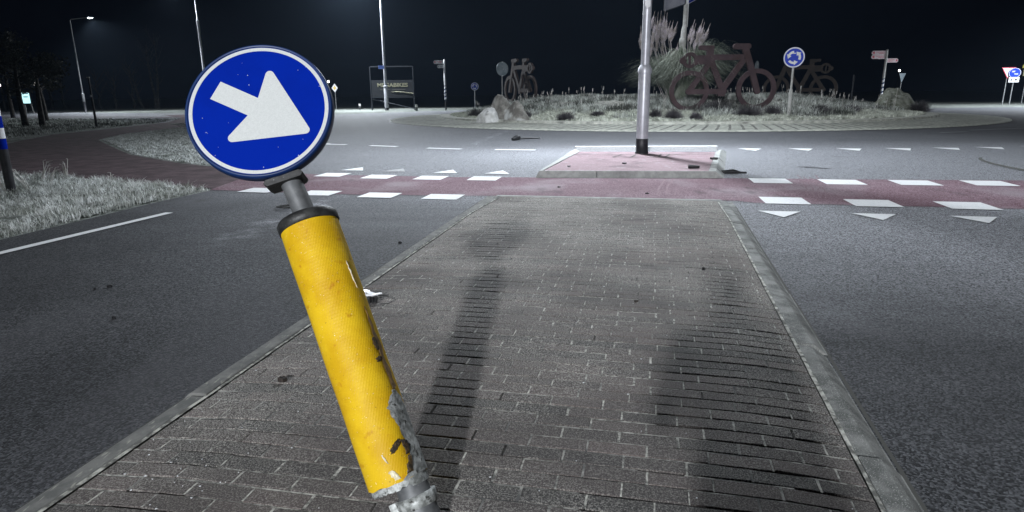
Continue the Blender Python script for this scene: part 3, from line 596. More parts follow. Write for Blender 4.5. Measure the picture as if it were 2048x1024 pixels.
def rounded(pts, rad, n=6):
    out = []
    for i, p in enumerate(pts):
        r_ = rad[i]; p = Vector(p); a = Vector(pts[i-1])-p; b = Vector(pts[(i+1) % len(pts)])-p
        if r_ <= 0: out.append(p); continue
        a.normalize(); b.normalize(); ang = a.angle(b); t = r_/math.tan(ang/2); c = p + (a+b).normalized()*(r_/math.sin(ang/2))
        s0, s1 = p+a*t-c, p+b*t-c
        for k in range(n+1):
            f_ = k/n; v = s0.slerp(s1, f_) if s0.angle(s1) > 1e-3 else s0; out.append(c+v.normalized()*r_)
    return out
aw, t0, tj, wh, thd, tp = .029*S, -.135*S, -.023*S, .131*S, -.042*S, .164*S
s5 = math.sqrt(.5); ax_ = Vector((s5,-s5)); up_ = Vector((s5,s5))
pl = [(t0,-aw),(tj+.004,-aw),(thd,-wh),(tp,0),(thd,wh),(tj+.004,aw),(t0,aw)]
pts = rounded([Vector(p) for p in pl], [0,0,.013,.013,.013,0,0])
pts = [q + Vector((*(ax_*p[0]+up_*p[1]), .0002)) for p in pts]
MB().prism(pts, (0,0,.0007)).build('white_arrow', M['sheet_white'], kr)
mb = MB()
for i in range(34):
    a, r_ = random.uniform(0, 6.28), RSg*math.sqrt(random.random())*.98; s1 = random.uniform(.0006,.0017); c = q+Vector((r_*math.cos(a), r_*math.sin(a), .0012))
    mb.lathe(c, (0,0,1), [(-.001,s1),(.0006,s1*.8),(.0011,s1*.2)], 8)
tag(mb.build('frost_specks', M['glass_chip'], face), kind='stuff')
# ---------------------------------------------------------------- generic sign helpers
def disc_sign(base, topz, r_, facerot, label, cat, name, front, group=None, pole_m=None, deco=None, pr=.03, lower=None, tilt=0):
    o = empty(name, base, label, cat, group, facerot)
    MB().lathe((0,0,-.1), (0,0,1), [(0,pr),(topz-base.z+.1,pr)] if not lower else [(0,pr*1.7),(lower,pr*1.7),(lower+.06,pr),(topz-base.z+.1,pr)], 14).build('post', pole_m or M['galv'], o)
    z = topz-base.z
    f_ = MB().lathe((0,-pr-.03,z), (0,1,0), [(0,0),(0,r_*.97),(.004,r_),(.022,r_),(.022,0)], 48, False).build('sign_plate', front, o)
    if deco: deco(o, f_, z, r_, -pr-.031)
    MB().box((0,-pr+.0,z+r_*.4), (.1,.07,.03)).build('bracket', M['galv'], o)
    return o
def ring_y(mb, z, r0, r1, y, n=40, a0=0, a1=360, th_=.003):
    V = []; full = (a1-a0) >= 359.9; k_ = n if full else n+1
    for r_, yy in ((r0,y),(r1,y),(r1,y-th_),(r0,y-th_)):
        V += [(r_*math.cos(R(a0+(a1-a0)*k/n)), yy, z+r_*math.sin(R(a0+(a1-a0)*k/n))) for k in range(k_)]
    F = []
    for i in range(4):
        for k in range(n):
            k2 = (k+1) % k_ if full else k+1; F.append((i*k_+k, i*k_+k2, ((i+1)%4)*k_+k2, ((i+1)%4)*k_+k))
    return mb.add(V, F)
def roundabout_arrows(o, f_, z, r_, y):
    mb = MB(); ring_y(mb, z, r_*.87, r_*.985, y); mb.build('white_ring', M['bright_white'], f_)
    for k in range(3):
        mb = MB(); a0 = 100+k*120; ring_y(mb, z, r_*.42, r_*.64, y, 12, a0-5, a0+55)
        a = R(a0+53); rm = r_*.53; t = Vector((-math.sin(a),0,math.cos(a))); nrm = Vector((math.cos(a),0,math.sin(a))); c = Vector((rm*math.cos(a), y-.0035, z+rm*math.sin(a)))
        mb.prism([c-nrm*r_*.25, c+nrm*r_*.25, c+t*r_*.36-nrm*r_*.08], (0,-.003,0)); mb.build('white_arrow', M['bright_white'], f_)
def ground_at(px, py, Y): p = at(px, py, Y); return Vector((p.x, p.y, mh(p.x, p.y)))
# roundabout sign on the mound front
def z_at(b, py): return hz(b, py)
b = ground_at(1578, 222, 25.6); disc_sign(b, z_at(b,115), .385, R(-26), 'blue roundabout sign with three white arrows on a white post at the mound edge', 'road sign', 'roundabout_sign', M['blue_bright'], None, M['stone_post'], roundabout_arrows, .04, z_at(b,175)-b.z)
b = G(949, 219); b = Vector((-4.3, 56, 0)); b.x = at(950,200,56).x
disc_sign(b, z_at(b,173), .33, R(8), 'small dim blue roundabout sign on the far side, left of the boulders', 'road sign', 'roundabout_sign', mat('dim_blue', (.02,.06,.45), rough=.5), None, M['galv'], roundabout_arrows, .04)
b = Vector((0, 40.5, 0)); b.x = at(1004,150,40.5).x
def clipdeco(o, f_, z, r_, y):
    MB().box((0,y-.0,z+r_*.96), (.09,.02,.04)).build('clip', M['bright_white'], f_); MB().box((0,y,z-r_*.96), (.1,.02,.03)).build('clip', M['bright_white'], f_)
disc_sign(b, z_at(b,138), .42, R(30), 'grey back of a round sign standing behind the boulders', 'road sign', 'round_sign', M['sign_back'], 'round signs seen from behind', M['galv'], clipdeco, .035)
b = ground_at(1511, 150, 43); disc_sign(b, z_at(b,133), .36, R(50), 'grey back of a round sign seen past the front bicycle wheel', 'road sign', 'round_sign', M['sign_back'], 'round signs seen from behind', M['galv'], lambda o,f_,z,r_,y: (MB().box((-.06,y-.004,z), (.03,.02,r_*1.6)).build('rail', M['galv'], f_), MB().box((.08,y-.004,z), (.03,.02,r_*1.6)).build('rail', M['galv'], f_)), .03)
# diamond priority sign
b = G(673, 219); o = empty('priority_sign', b, 'white diamond sign with ochre centre on a thin post left of the lettered frame', 'road sign')
MB().lathe((0,0,0),(0,0,1),[(0,.035),(z_at(b,175),.035)],12).build('post', M['galv'], o)
zc = z_at(b,176); 
def diamond(r_, y, t): return MB().prism([(-r_*.82,y,zc),(0,y,zc-r_*1.1),(r_*.82,y,zc),(0,y,zc+r_*1.1)], (0,-t,0))
f_ = diamond(.38,-.04,.02).build('sign_plate', M['bright_white'], o); diamond(.2,-.0602,.004).build('ochre_centre', M['diamond_orange'], f_)
# finger posts
def finger_post(b, ytop, stripes, arms, label, back=0, dark=None, postm=None):
    o = empty('finger_post', b, label, 'signpost', 'finger posts at the roundabout'); H = z_at(b, ytop)-b.z; z1 = z_at(b, stripes[0])-b.z; z2 = max(0, z_at(b, stripes[1])-b.z); pr = .085
    MB().lathe((0,0,z1),(0,0,1),[(0,pr),(H-z1-.03,pr),(H-z1,pr*.5)],16).build('upper_post', postm or M['bright_white'], o)
    MB().lathe((0,0,-.1),(0,0,1),[(0,pr*.75),(z2+.1,pr*.75)],16).build('lower_post', M['dark_post'], o)
    MB().lathe((0,0,z2),(0,0,1),[(0,pr*.93),(z1-z2,pr*.93)],16).build('dark_band', M['rim_blue'], o)
    n = 4; hh = (z1-z2)/n; mb = MB()
    for k in range(n):
        V = []
        for zz0, zz1 in ((0,.62),):
            for a in range(-90, 91, 15):
                s = (a+90)/180*.35; V += [(pr*math.sin(R(a)), -pr*math.cos(R(a)), z2+hh*(k+s+zz0)), (pr*math.sin(R(a)), -pr*math.cos(R(a)), z2+hh*(k+s*.9+zz1))]
        m_ = len(V)//2; mb.add(V, [(2*i, 2*i+2, 2*i+3, 2*i+1) for i in range(m_-1)], True)
    mb.build('white_stripes', M['bright_white'], o)
    for (dx, ln, zp, hgt_, m1, m2, sg) in arms:
        z = z_at(b, zp)-b.z; y = -.0 
        x0 = sg*pr; x1 = sg*(pr+ln)
        pts = [(x0,y,z-hgt_/2),(x1-sg*hgt_*.3,y,z-hgt_/2),(x1,y,z-hgt_*.2),(x1,y,z+hgt_*.2),(x1-sg*hgt_*.3,y,z+hgt_/2),(x0,y,z+hgt_/2)]
        arm_ = MB().prism(pts if sg > 0 else pts[::-1], (0,.04,0)).build('finger', m1, o)
        if m2: MB().prism([(x1-sg*ln*.2,y-.003,z-hgt_*.36),(x1-sg*hgt_*.12,y-.003,z),(x1-sg*ln*.2,y-.003,z+hgt_*.36)], (0,-.004,0)).build('red_tip', m2, arm_)
        mb = MB(); 
        for j, (u0, u1) in enumerate(((.12,.68),(.12,.5))): mb.box((x0+(x1-x0)*(u0+u1)/2, y-.003, z+hgt_*(.16-.32*j)), (abs(x1-x0)*(u1-u0), .006, hgt_*.09))
        mb.build('lettering', m2 or M['dark_post'], arm_)
    return o
b = G(892, 221); k_ = b.y/FPX
finger_post(b, 119, (171,200), [(0,.83,124,.29,M['bright_white'],M['sign_red'],-1),(0,.52,132.5,.27,M['bright_white'],M['dark_post'],-1)], 'white finger post with two short arms pointing left and a spiral striped foot')
b = Vector((0,50,0)); b.x = at(1762,195,50).x
finger_post(b, 99, (157,192), [(0,1.05,105.5,.3,M['sign_pink'],M['sign_red'],-1),(0,1.05,113.5,.3,M['sign_pink'],M['sign_red'],-1),(0,.85,121,.3,M['sign_pink'],M['sign_red'],1)], 'finger post with three pale red tipped arms above the large mossy boulder', postm=M['stone_post'])
# give way sign seen from behind
b = Vector((0,52,0)); b.x = at(1800,180,52).x; o = empty('give_way_sign', b, 'dark back of a triangular sign just right of the finger post on the right', 'road sign')
MB().lathe((0,0,0),(0,0,1),[(0,.03),(z_at(b,150),.03)],12).build('post', M['galv'], o); z = z_at(b,156)
MB().prism([(-.27,-.05,z+.36),(0,-.05,z-.36),(.27,-.05,z+.36)], (0,.02,0)).build('sign_plate', M['sign_back'], o)
b = ground_at(1704, 186, 38); o = empty('marker_stick', b, 'lone thin dark stick standing in the grass right of the roundabout sign', 'stick'); MB().tube([(0,0,-.1),(0,0,z_at(b,150)-b.z)], [.035,.05], 8).build('stick', M['frame_steel'], o)
# right edge: give way sign, blue sign with plate, yellow board
b = G(2004, 209); o = empty('give_way_sign', b, 'pale triangular give way sign on the left of the two posts at the right edge', 'road sign'); MB().lathe((0,0,0),(0,0,1),[(0,.05),(z_at(b,150),.05)],12).build('post', M['galv'], o); z = z_at(b,146)
f_ = MB().prism([(-.62,-.08,z+.46),(0,-.08,z-.46),(.62,-.08,z+.46)], (0,.03,0)).build('sign_plate', M['sign_red'], o); MB().prism([(-.52,-.085,z+.40),(0,-.085,z-.36),(.52,-.085,z+.40)], (0,.004,0)).build('white_centre', M['bright_white'], f_)
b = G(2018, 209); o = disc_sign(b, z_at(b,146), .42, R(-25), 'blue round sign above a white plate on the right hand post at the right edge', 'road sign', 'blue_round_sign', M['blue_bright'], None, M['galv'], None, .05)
z = z_at(b,146)-b.z
ch = [x for x in bpy.data.objects if x.parent == o and x.name.startswith('sign_plate')][0]
mb = MB(); ring_y(mb, z, .38, .41, -.082); mb.build('white_ring', M['bright_white'], ch)
mb = MB(); mb.box((-.12,-.084,z+.12),(.2,.006,.12)); mb.box((.1,-.084,z-.08),(.26,.006,.1)); mb.build('white_symbol', M['sheet_white'], ch)
z = z_at(b,159.5)-b.z; pp_ = MB().box((.0,-.1,z),(.74,.02,.44),None,.04).build('under_plate', M['bright_white'], o)
MB().box((-.18,-.114,z),(.07,.006,.2)).build('symbol', M['dark_post'], pp_); MB().box((.14,-.114,z),(.14,.006,.12)).build('symbol', M['dark_post'], pp_)
b = Vector((0,60,0)); b.x = at(2042,209,60).x; o = empty('direction_board', b, 'yellow direction board behind the blue sign at the right edge', 'road sign')
for x in (.0, 2.2): MB().lathe((x,0,0),(0,0,1),[(0,.05),(z_at(b,132),.05)],12).build('post', M['galv'], o)
z = z_at(b,132.5); MB().box((.9,-.08,z),(2.9,.04,.3),None,.03).build('upper_board', M['sign_yellow'], o); MB().box((-.12,-.02,z-.55),(.45,.03,.6),None,.03).build('lower_board', mat('pale_yellow_board', (.6,.58,.35), rough=.4), o)
# blue and grey direction panels over the pampas grass
b = Vector((0,30.2,0)); b.x = at(1367,100,30.2).x; b.z = mh(b.x, b.y); o = empty('direction_panel_post', b, 'pale post carrying a grey and a blue panel and an added lamp, rising out of the pampas grass', 'signpost')
zz = lambda y: z_at(b, y)-b.z
MB().tube([(-.05,0,-.2),(-.05,0,zz(92)),(-.03,0,zz(62)),(0,0,zz(52))], [.13,.13,.125,.10], 20).build('lower_post', M['stone_post'], o)
MB().lathe((0,0,zz(52)),(0,0,1),[(0,.095),(zz(-30)-zz(52),.09)],20).build('upper_post', M['stone_post'], o)
MB().lathe((.1,.02,zz(54)),(0,0,1),[(0,.035),(zz(-30)-zz(54),.035)],12).build('side_tube', M['bright_white'], o)
MB().lathe((-.06,0,zz(95)),(0,0,1),[(0,.10),(.05,.15),(.3,.16),(.42,.13)],20).build('joint_collar', M['stone_post'], o)
LH = 9.4; MB().tube([(0,0,zz(-30)-.05),(0,0,LH-.1),(-.12,-.02,LH+.05),(-1.0,-.1,LH+.15)], [.085,.06,.045,.035], 14).build('added_lamp_arm', M['lamp_paint'], o)  # arm, head and light added atop the post to brighten the mound
lh_ = MB().box((-1.25,-.12,LH+.17), (.62,.26,.09), None, .08).build('lamp_head', M['lamp_paint'], o); MB().box((-1.25,-.12,LH+.115), (.4,.2,.016), None, .03).build('lens', M['bulb'], lh_)
spot(o, Vector((-1.25,-.12,LH+.05)), LAMPS['mound'], 165, .5, .2, (0,-.1,-1))
def panel(x0, x1, zA, zB, zt_, y0, y1, m, bm_, nm):
    a, b_ = Vector((x0,y0,zA)), Vector((x1,y1,zB)); c_, d_ = Vector((x1,y1,zt_)), Vector((x0,y0,zt_))
    nrm = (b_-a).cross(d_-a).normalized(); p_ = MB().prism([a,b_,c_,d_], nrm*.03).build(nm, m, o)
    mb = MB()
    for p, q_ in ((a,b_),(b_,c_),(a,d_),(d_,c_)): mb.tube([p-nrm*.0, q_-nrm*.0], .03, 6)
    mb.build('panel_edge', bm_, p_); return p_
panel(-.84,-.07,zz(19),zz(8.5),zz(-50),.55,-.1,mat('panel_back', (.1,.1,.12), (.14,.14,.16), scale=3, rough=.6),M['frame_steel'],'grey_panel')
p_ = panel(.05,.62,zz(8),zz(-6),zz(-50),-.16,.3,M['blue'],M['bright_white'],'blue_panel')
mb = MB(); mb.prism([(.1,-.16,zz(2)),(.3,0,zz(-3)),(.3,0,zz(-6)),(.1,-.16,zz(-1))], (0,-.02,0)); mb.build('white_symbol', M['bright_white'], p_)
# lettered frame
b = G(784, 221.5); b.y = 59; b.x = at(784,220,59).x; o = empty('lettered_frame', b, 'open steel frame carrying the word MEGABIKES behind the white lamp post', 'billboard frame')
zf = lambda y: z_at(b, y); xf = lambda x, y: at(x, y, b.y).x - b.x
x0, x1 = xf(744,210), xf(829,210); zT, zM = zf(133), zf(195)
for x in (x0, x1): MB().box((x,0,zT/2), (.11,.11,zT), None, .02).build('upright', M['frame_steel'], o)
MB().box(((x0+x1)/2,0,zT+.0), (x1-x0-.12,.1,.11)).build('top_rail', M['frame_steel'], o); MB().box(((x0+x1)/2,0,zM), (x1-x0-.12,.09,.08)).build('middle_rail', M['frame_steel'], o)
MB().tube([(x0+.06,.02,zM-.12),(x1-.1,.02,.12)], .035, 8).build('brace', M['frame_steel'], o)
bd = MB().box(((x0+x1)/2,.01,(zf(160)+zM)/2+.02), (x1-x0-.14,.02,zf(160)-zM-.05)).build('dark_board', M['board'], o)
def text(s, size, x, z, y, m, name, parent, sx=1):
    cu = bpy.data.curves.new('txt', 'FONT'); cu.body = s; cu.size = size; cu.align_x = 'CENTER'; cu.align_y = 'CENTER'; cu.extrude = .008; cu.offset = .012*size/.4
    t = bpy.data.objects.new('txt', cu); col.objects.link(t); bpy.context.view_layer.update()
    me = bpy.data.meshes.new_from_object(t.evaluated_get(bpy.context.evaluated_depsgraph_get())); bpy.data.objects.remove(t); bpy.data.curves.remove(cu)
    me.materials.clear(); me.materials.append(m); me.name = name
    q_ = bpy.data.objects.new(name, me); col.objects.link(q_); q_.parent = parent; q_.location = (x, y, z); q_.rotation_euler = (R(90), 0, 0); q_.scale = (sx, 1, 1); return q_
cx_ = xf(785,171)
text('MEGABIKES', .46, cx_, zf(170.5), -.01, M['letters'], 'lettering', bd, 1.18)
text('BIKES  EVENTS', .18, cx_, zf(179.5), -.01, M['frame_steel'], 'small_lettering', bd, 1.25) if False else None
mb = MB(); 
for j, (xa, xb, yy) in enumerate(((760,780,179),(784,811,179.5))): mb.box(((xf(xa,180)+xf(xb,180))/2,-.012,zf(yy)), (xf(xb,180)-xf(xa,180),.01,.11))
mb.build('small_print_line', mat('faded_print', (.05,.05,.045), rough=.7), bd)
mb = MB(); P_ = [Vector((xf(x,183),-.015,zf(y))) for x, y in ((782,184),(795,183.5),(810,185),(826,187))]; mb.tube(P_, [.01,.035,.03,.04], 6); mb.build('swoosh', M['letters'], bd)
# small pale posts by the road
for px, py, Yh, lb in ((833.5, 222, 209, 'short pale marker post at the right foot of the lettered frame'), (720, 219.5, 207.5, 'short pale marker post left of the lettered frame')):
    b = G(px, py); h = z_at(b, Yh); o = empty('marker_post', b, lb, 'marker post', 'short marker posts by the far road'); MB().box((0,0,h*.3), (.2,.12,h*.6), None, .03).build('stem', M['pole_grey'] if px > 800 else M['dark_post'], o); MB().box((0,0,h*.8+.002), (.2,.13,h*.4), None, .04).build('cap', M['stone_post'], o)
# far lamps that show as points
for px, py, Y, lb in ((1798,141,120,'tiny bright lamp beyond the finger post on the right'), (657,163,150,'tiny bright lamp above the diamond sign'), (71,168,75,'tiny warm lamp among the dark trees on the left'),(1,170,70,'bright lamp cut by the left edge of the photo')):
    p = at(px, py, Y); s_ = Y/56/12.5*1.0; o = empty('distant_lamp', Vector((p.x,p.y,0)), lb, 'street lamp', 'distant lamps'); 
    MB().lathe((0,0,0),(0,0,1),[(0,.08),(p.z,.05)],8).build('post', M['black_paint'], o)
    MB().lathe((0,-.15,p.z-.12*Y/60),(0,0,1),[(0,.04),(.05*Y/60,.085*Y/60),(.12*Y/60,.1*Y/60),(.2*Y/60,.07*Y/60),(.22*Y/60,.0)],12).build('lens', M['dot'], o)
# ---------------------------------------------------------------- bicycle sculptures (plate steel)
def bike(loc, rz, label, m):
    o = empty('bicycle_sculpture', loc, label, 'bicycle sculpture', 'giant bicycle sculptures on the roundabout', rz)
    k = .00308
    def P(x, y): return Vector(((x-790)*k, 0, (945-y)*k))
    def bar(mb, a, b_, wd, t):
        a, b_ = P(*a), P(*b_); d = (b_-a).normalized(); s = Vector((-d.z,0,d.x))*wd*k/2; y = Vector((0,t/2,0)); mb.prism([a-s-y, b_-s-y, b_+s-y, a+s-y], (0,t,0))
    def disk(mb, c_, r1, t, n=28):
        c_ = P(*c_); mb.prism([c_+Vector((r1*k*math.cos(6.28318*i/n), -t/2, r1*k*math.sin(6.28318*i/n))) for i in range(n)][::-1], (0,t,0))
    def ringp(mb, c_, r0, r1, t, n=56):
        c_ = P(*c_); V = []
        for r_, y in ((r0,-t/2),(r1,-t/2),(r1,t/2),(r0,t/2)): V += [c_+Vector((r_*k*math.cos(2*math.pi*i/n), y, r_*k*math.sin(2*math.pi*i/n))) for i in range(n)]
        mb.add(V, [(j*n+i, j*n+(i+1)%n, ((j+1)%4)*n+(i+1)%n, ((j+1)%4)*n+i) for j in range(4) for i in range(n)])
    mb = MB(); ringp(mb, (335,682), 206, 268, .11); mb.build('wheel', m, o)
    mb = MB(); ringp(mb, (1247,666), 208, 270, .11); mb.build('wheel', m, o)
    mb = MB(); T = iter([.120+.003*i for i in range(20)])
    bar(mb,(325,700),(590,318),72,next(T)); bar(mb,(330,692),(770,692),70,next(T)); disk(mb,(330,692),40,next(T)); bar(mb,(585,235),(790,690),78,next(T))
    bar(mb,(1055,270),(795,655),74,next(T)); bar(mb,(590,248),(1050,250),74,next(T)); disk(mb,(780,690),64,next(T),8); bar(mb,(775,660),(775,755),92,next(T)); bar(mb,(400,280),(600,280),118,next(T)); bar(mb,(590,150),(590,330),88,next(T))
    mb.build('frame', m, o)
    mb = MB(); bar(mb,(1050,120),(1172,440),84,.146); bar(mb,(1165,420),(1262,700),76,.149); disk(mb,(1262,695),38,.152); mb.build('fork', m, o)
    mb = MB(); bar(mb,(455,122),(612,122),54,.156); disk(mb,(457,122),28,.159); disk(mb,(612,120),27,.162); bar(mb,(500,140),(630,160),30,.165); mb.build('saddle', m, o)
    mb = MB(); bar(mb,(930,112),(1092,112),74,.168); disk(mb,(932,112),37,.171); disk(mb,(1092,112),37,.174); mb.build('handlebar', m, o)
    mb = MB(); ringp(mb,(325,282),60,102,.133,32); bar(mb,(318,225),(325,340),24,.128); disk(mb,(232,285),44,.137); bar(mb,(205,285),(245,285),70,.140); mb.build('lamp_ring', m, o)
    return o
b = Vector((0,27.2,0)); b.x = at(1444,190,27.2).x; b.z = hz(b, 221); bk = bike(b, 0, 'giant rusty steel bicycle cut-out seen side on in front of the pampas grass', M['corten'])
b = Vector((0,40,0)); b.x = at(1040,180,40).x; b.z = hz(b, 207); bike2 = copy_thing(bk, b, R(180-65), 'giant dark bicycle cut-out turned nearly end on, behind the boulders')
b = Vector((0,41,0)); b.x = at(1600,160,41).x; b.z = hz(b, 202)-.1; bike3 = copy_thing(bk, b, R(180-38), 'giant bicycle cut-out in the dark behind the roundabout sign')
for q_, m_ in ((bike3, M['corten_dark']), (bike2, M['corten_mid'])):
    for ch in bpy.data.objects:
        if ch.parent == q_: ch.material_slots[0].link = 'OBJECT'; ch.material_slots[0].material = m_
# ---------------------------------------------------------------- boulders
def boulder(px, py, Y, w_, h_, d_, m, label, seed, rz=0, pointy=0, lean=0):
    p = at(px, py, Y); z = mh(p.x, p.y) if math.hypot(p.x-CX,p.y-CY) < 12.6 else 0
    bm = bmesh.new(); bmesh.ops.create_icosphere(bm, subdivisions=5, radius=1)
    for v in bm.verts:
        n0 = v.co.normalized(); f_ = 1 + .22*noise.noise(n0*1.1+Vector((seed,0,0))) + .10*noise.noise(n0*2.6+Vector((0,seed,0))) + .035*noise.noise(n0*7) + .02*noise.noise(n0*15)
        c = noise.cell(n0*1.6+Vector((seed,seed,0))); f_ += .05*(c-.5)
        v.co = n0*f_
        if pointy: s = 1-pointy*max(0, v.co.z); v.co.x = v.co.x*s + lean*max(0, v.co.z); v.co.y *= s
        v.co.x *= w_/2; v.co.y *= d_/2; v.co.z *= h_
        v.co.z = max(v.co.z, -.25)
    me = bpy.data.meshes.new('boulder'); bm.to_mesh(me); bm.free(); me.materials.append(m); me.polygons.foreach_set('use_smooth', [True]*len(me.polygons))
    o = bpy.data.objects.new('boulder', me); col.objects.link(o); o.location = (p.x, p.y, z-.05); o.rotation_euler = (0,0,rz); return tag(o, label, 'boulder', 'boulders on the roundabout edge')
boulder(1001, 225, 28.6, 1.5, 1.2, 1.3, M['boulder'], 'tallest brown boulder with a peaked top, middle of the left cluster', 2.2, .3, .45)
boulder(977, 228, 27.6, 1.2, .72, 1.0, M['boulder_white'], 'low frost white boulder at the left end of the cluster', 5.1, 1.2)
boulder(1034, 226, 27.3, 1.35, .8, 1.0, M['boulder'], 'grey frosted boulder on the right of the left cluster, below the end-on bicycle', 8.4, 2.2, .35)
boulder(1792, 214, 33.0, 2.9, 1.2, 1.8, M['boulder_green'], 'large mossy frosted boulder at the right end of the mound', 3.7, .2, .4, -.15)
# ---------------------------------------------------------------- grass
def blades(name, P, hts, wd, bend, m, label, cat, stuff=True, lean=None):
    """P: (n,3) roots; every blade is a bent, tapering ribbon"""
    n = len(P); ang = RNG.uniform(0, 2*np.pi, n); dirx, diry = np.cos(ang), np.sin(ang); wa = ang+np.pi/2+RNG.normal(0,.5,n)
    wx, wy = np.cos(wa)*wd/2, np.sin(wa)*wd/2; bd_ = bend*hts*RNG.uniform(.2,1.4,n)
    V = np.zeros((n,5,3)); 
    for i, (f_, k, wf) in enumerate(((0,0,1),(.55,.3,.8),(1,1,0))):
        cx = P[:,0]+dirx*bd_*k; cy = P[:,1]+diry*bd_*k; cz = P[:,2]+hts*f_*(1-.15*k)
        if i < 2:
            V[:,2*i,0] = cx-wx*wf; V[:,2*i,1] = cy-wy*wf; V[:,2*i,2] = cz; V[:,2*i+1,0] = cx+wx*wf; V[:,2*i+1,1] = cy+wy*wf; V[:,2*i+1,2] = cz
        else: V[:,4,0] = cx; V[:,4,1] = cy; V[:,4,2] = cz
    me = bpy.data.meshes.new(name); me.vertices.add(5*n); me.vertices.foreach_set('co', V.reshape(-1))
    b5_ = (np.arange(n)*5)[:,None]; loops = (b5_+np.array([[0,1,3,2,2,3,4]])).reshape(-1)
    me.loops.add(7*n); me.loops.foreach_set('vertex_index', loops)
    me.polygons.add(2*n); st_ = np.stack([np.arange(n)*7, np.arange(n)*7+4], 1).reshape(-1); me.polygons.foreach_set('loop_start', st_)
    me.update(); me.validate(); me.materials.append(m)
    o = bpy.data.objects.new(name, me); col.objects.link(o); return tag(o, label, cat, kind='stuff' if stuff else None)
def inpoly(x, y, poly):
    c = np.zeros(len(x), bool); n = len(poly)
    for i in range(n):
        x0, y0 = poly[i][:2]; x1, y1 = poly[i-1][:2]
        c ^= ((y0 > y) != (y1 > y)) & (x < (x1-x0)*(y-y0)/(y1-y0+1e-12)+x0)
    return c
def scatter(poly, n, clump=None):
    xs = [p[0] for p in poly]; ys = [p[1] for p in poly]; out = []
    while sum(map(len, out)) < n:
        x = RNG.uniform(min(xs), max(xs), n); y = RNG.uniform(min(ys), max(ys), n); k = inpoly(x, y, poly); out.append(np.stack([x[k], y[k]], 1))
    return np.concatenate(out)[:n]
verge = [(-5.0,3.9), (-4.74,5.6), (-4.6,6.61), (-4.46,7.61), (-4.2,8.72), (-5.4,9.27), (-6.4,9.67), (-7.4,10.2), (-9.5,11.2), (-12,12), (-12,3.9)]
def lump(x, y): return .05*math.sin(x*1.3+y)*.5 + .05*noise.noise(Vector((x*1.6, y*1.6, 0)))
vz = lambda x, y: max(0, .035+lump(x, y))*min(1, max(0, -4.25-x+(y-8)*.1)*1.4+.15)
mb = MB(); N1 = 60
gx = np.linspace(-12,-4.2,N1); gy = np.linspace(3.6,12,N1); V = []; ok = []
for y in gy:
    for x in gx: V.append((x, y, vz(x,y)-.01)); ok.append(inpoly(np.array([x]), np.array([y]), verge)[0])
mb.add(V, [(j*N1+i, j*N1+i+1, (j+1)*N1+i+1, (j+1)*N1+i) for j in range(N1-1) for i in range(N1-1) if ok[j*N1+i] and ok[j*N1+i+1] and ok[(j+1)*N1+i] and ok[(j+1)*N1+i+1]], True)
struct(mb, 'verge', M['ground'])
Q = scatter(verge, 70000); cl = np.array([noise.noise(Vector((x*3, y*3, 1))) for x, y in Q]); keep = cl > -.3; Q = Q[keep]; cl = cl[keep]
P3 = np.column_stack([Q, [vz(x,y)-.015 for x, y in Q]])
blades('verge_grass', P3, RNG.uniform(.04,.11,len(Q))*(1+1.1*np.clip(cl,0,1)), .0065, .9, M['frost_grass'], 'short frosted grass on the verge at the left edge', 'grass')
# tall dry stems
def stems(name, pts, label, m=None, group=None):
    for i, (px, py, hh, lx) in enumerate(pts):
        b = G(px, py); o = empty(name, b, label[i], 'dry plant', group)
        mb = MB()
        for k in range(random.randint(4,7)):
            a = random.uniform(0,6.28); r_ = random.uniform(0,.05); h = hh*random.uniform(.6,1.1); l = lx+random.uniform(-.15,.15)
            q0 = Vector((r_*math.cos(a), r_*math.sin(a), 0)); mb.tube([q0, q0+Vector((l*h*.4,0,h*.5)), q0+Vector((l*h*1.1,random.uniform(-.04,.04),h*.92)), q0+Vector((l*h*1.8,random.uniform(-.04,.06),h*.96))], [.006,.005,.004,.002], 5)
            if k % 2: mb.tube([q0+Vector((l*h*.4,0,h*.5)), q0+Vector((l*h*.4+.05*random.choice((-1,1)),0,h*.72))], [.004,.002], 5)
        mb.build('stem', m or M['stem'], o)
stems('dry_stalks', [(18,392,.42,-.5),(60,385,.42,-.45),(85,372,.40,.28),(100,376,.32,.2),(132,362,.36,-.05),(222,366,.16,0)],
      ['dry stalks at the foot of the blue banded post','tall dry stalks leaning left on the verge beside the blue banded post','arched frosted stalks, the tallest of the verge','bent frosted stalks right of the arched ones','pair of upright thin stalks by the cycle path','short dry tuft at the tip of the verge'])
# striped post at the left edge
b = G(25, 392); o = empty('striped_post', b, 'dark post with blue and white bands cut by the left edge, standing on the verge', 'marker post')
z = lambda y: hz(b, y)
axp = Vector((-.0,0,0)); rr = .058
def seg(z0, z1, m, nm, r_=rr): return MB().tube([(0,0,z0),(0,0,z1)], r_, 24).build(nm, m, o)
seg(-.05, z(298), M['black_paint'], 'lower_post', rr*.95); seg(z(298), z(277), M['blue'], 'blue_band'); seg(z(277)+.0, z(256), M['bright_white'], 'white_band'); seg(z(256), z(232), M['blue'], 'blue_band'); seg(z(232), z(212), M['bright_white'], 'white_band'); seg(z(212), z(150), M['dark_post'], 'upper_post')
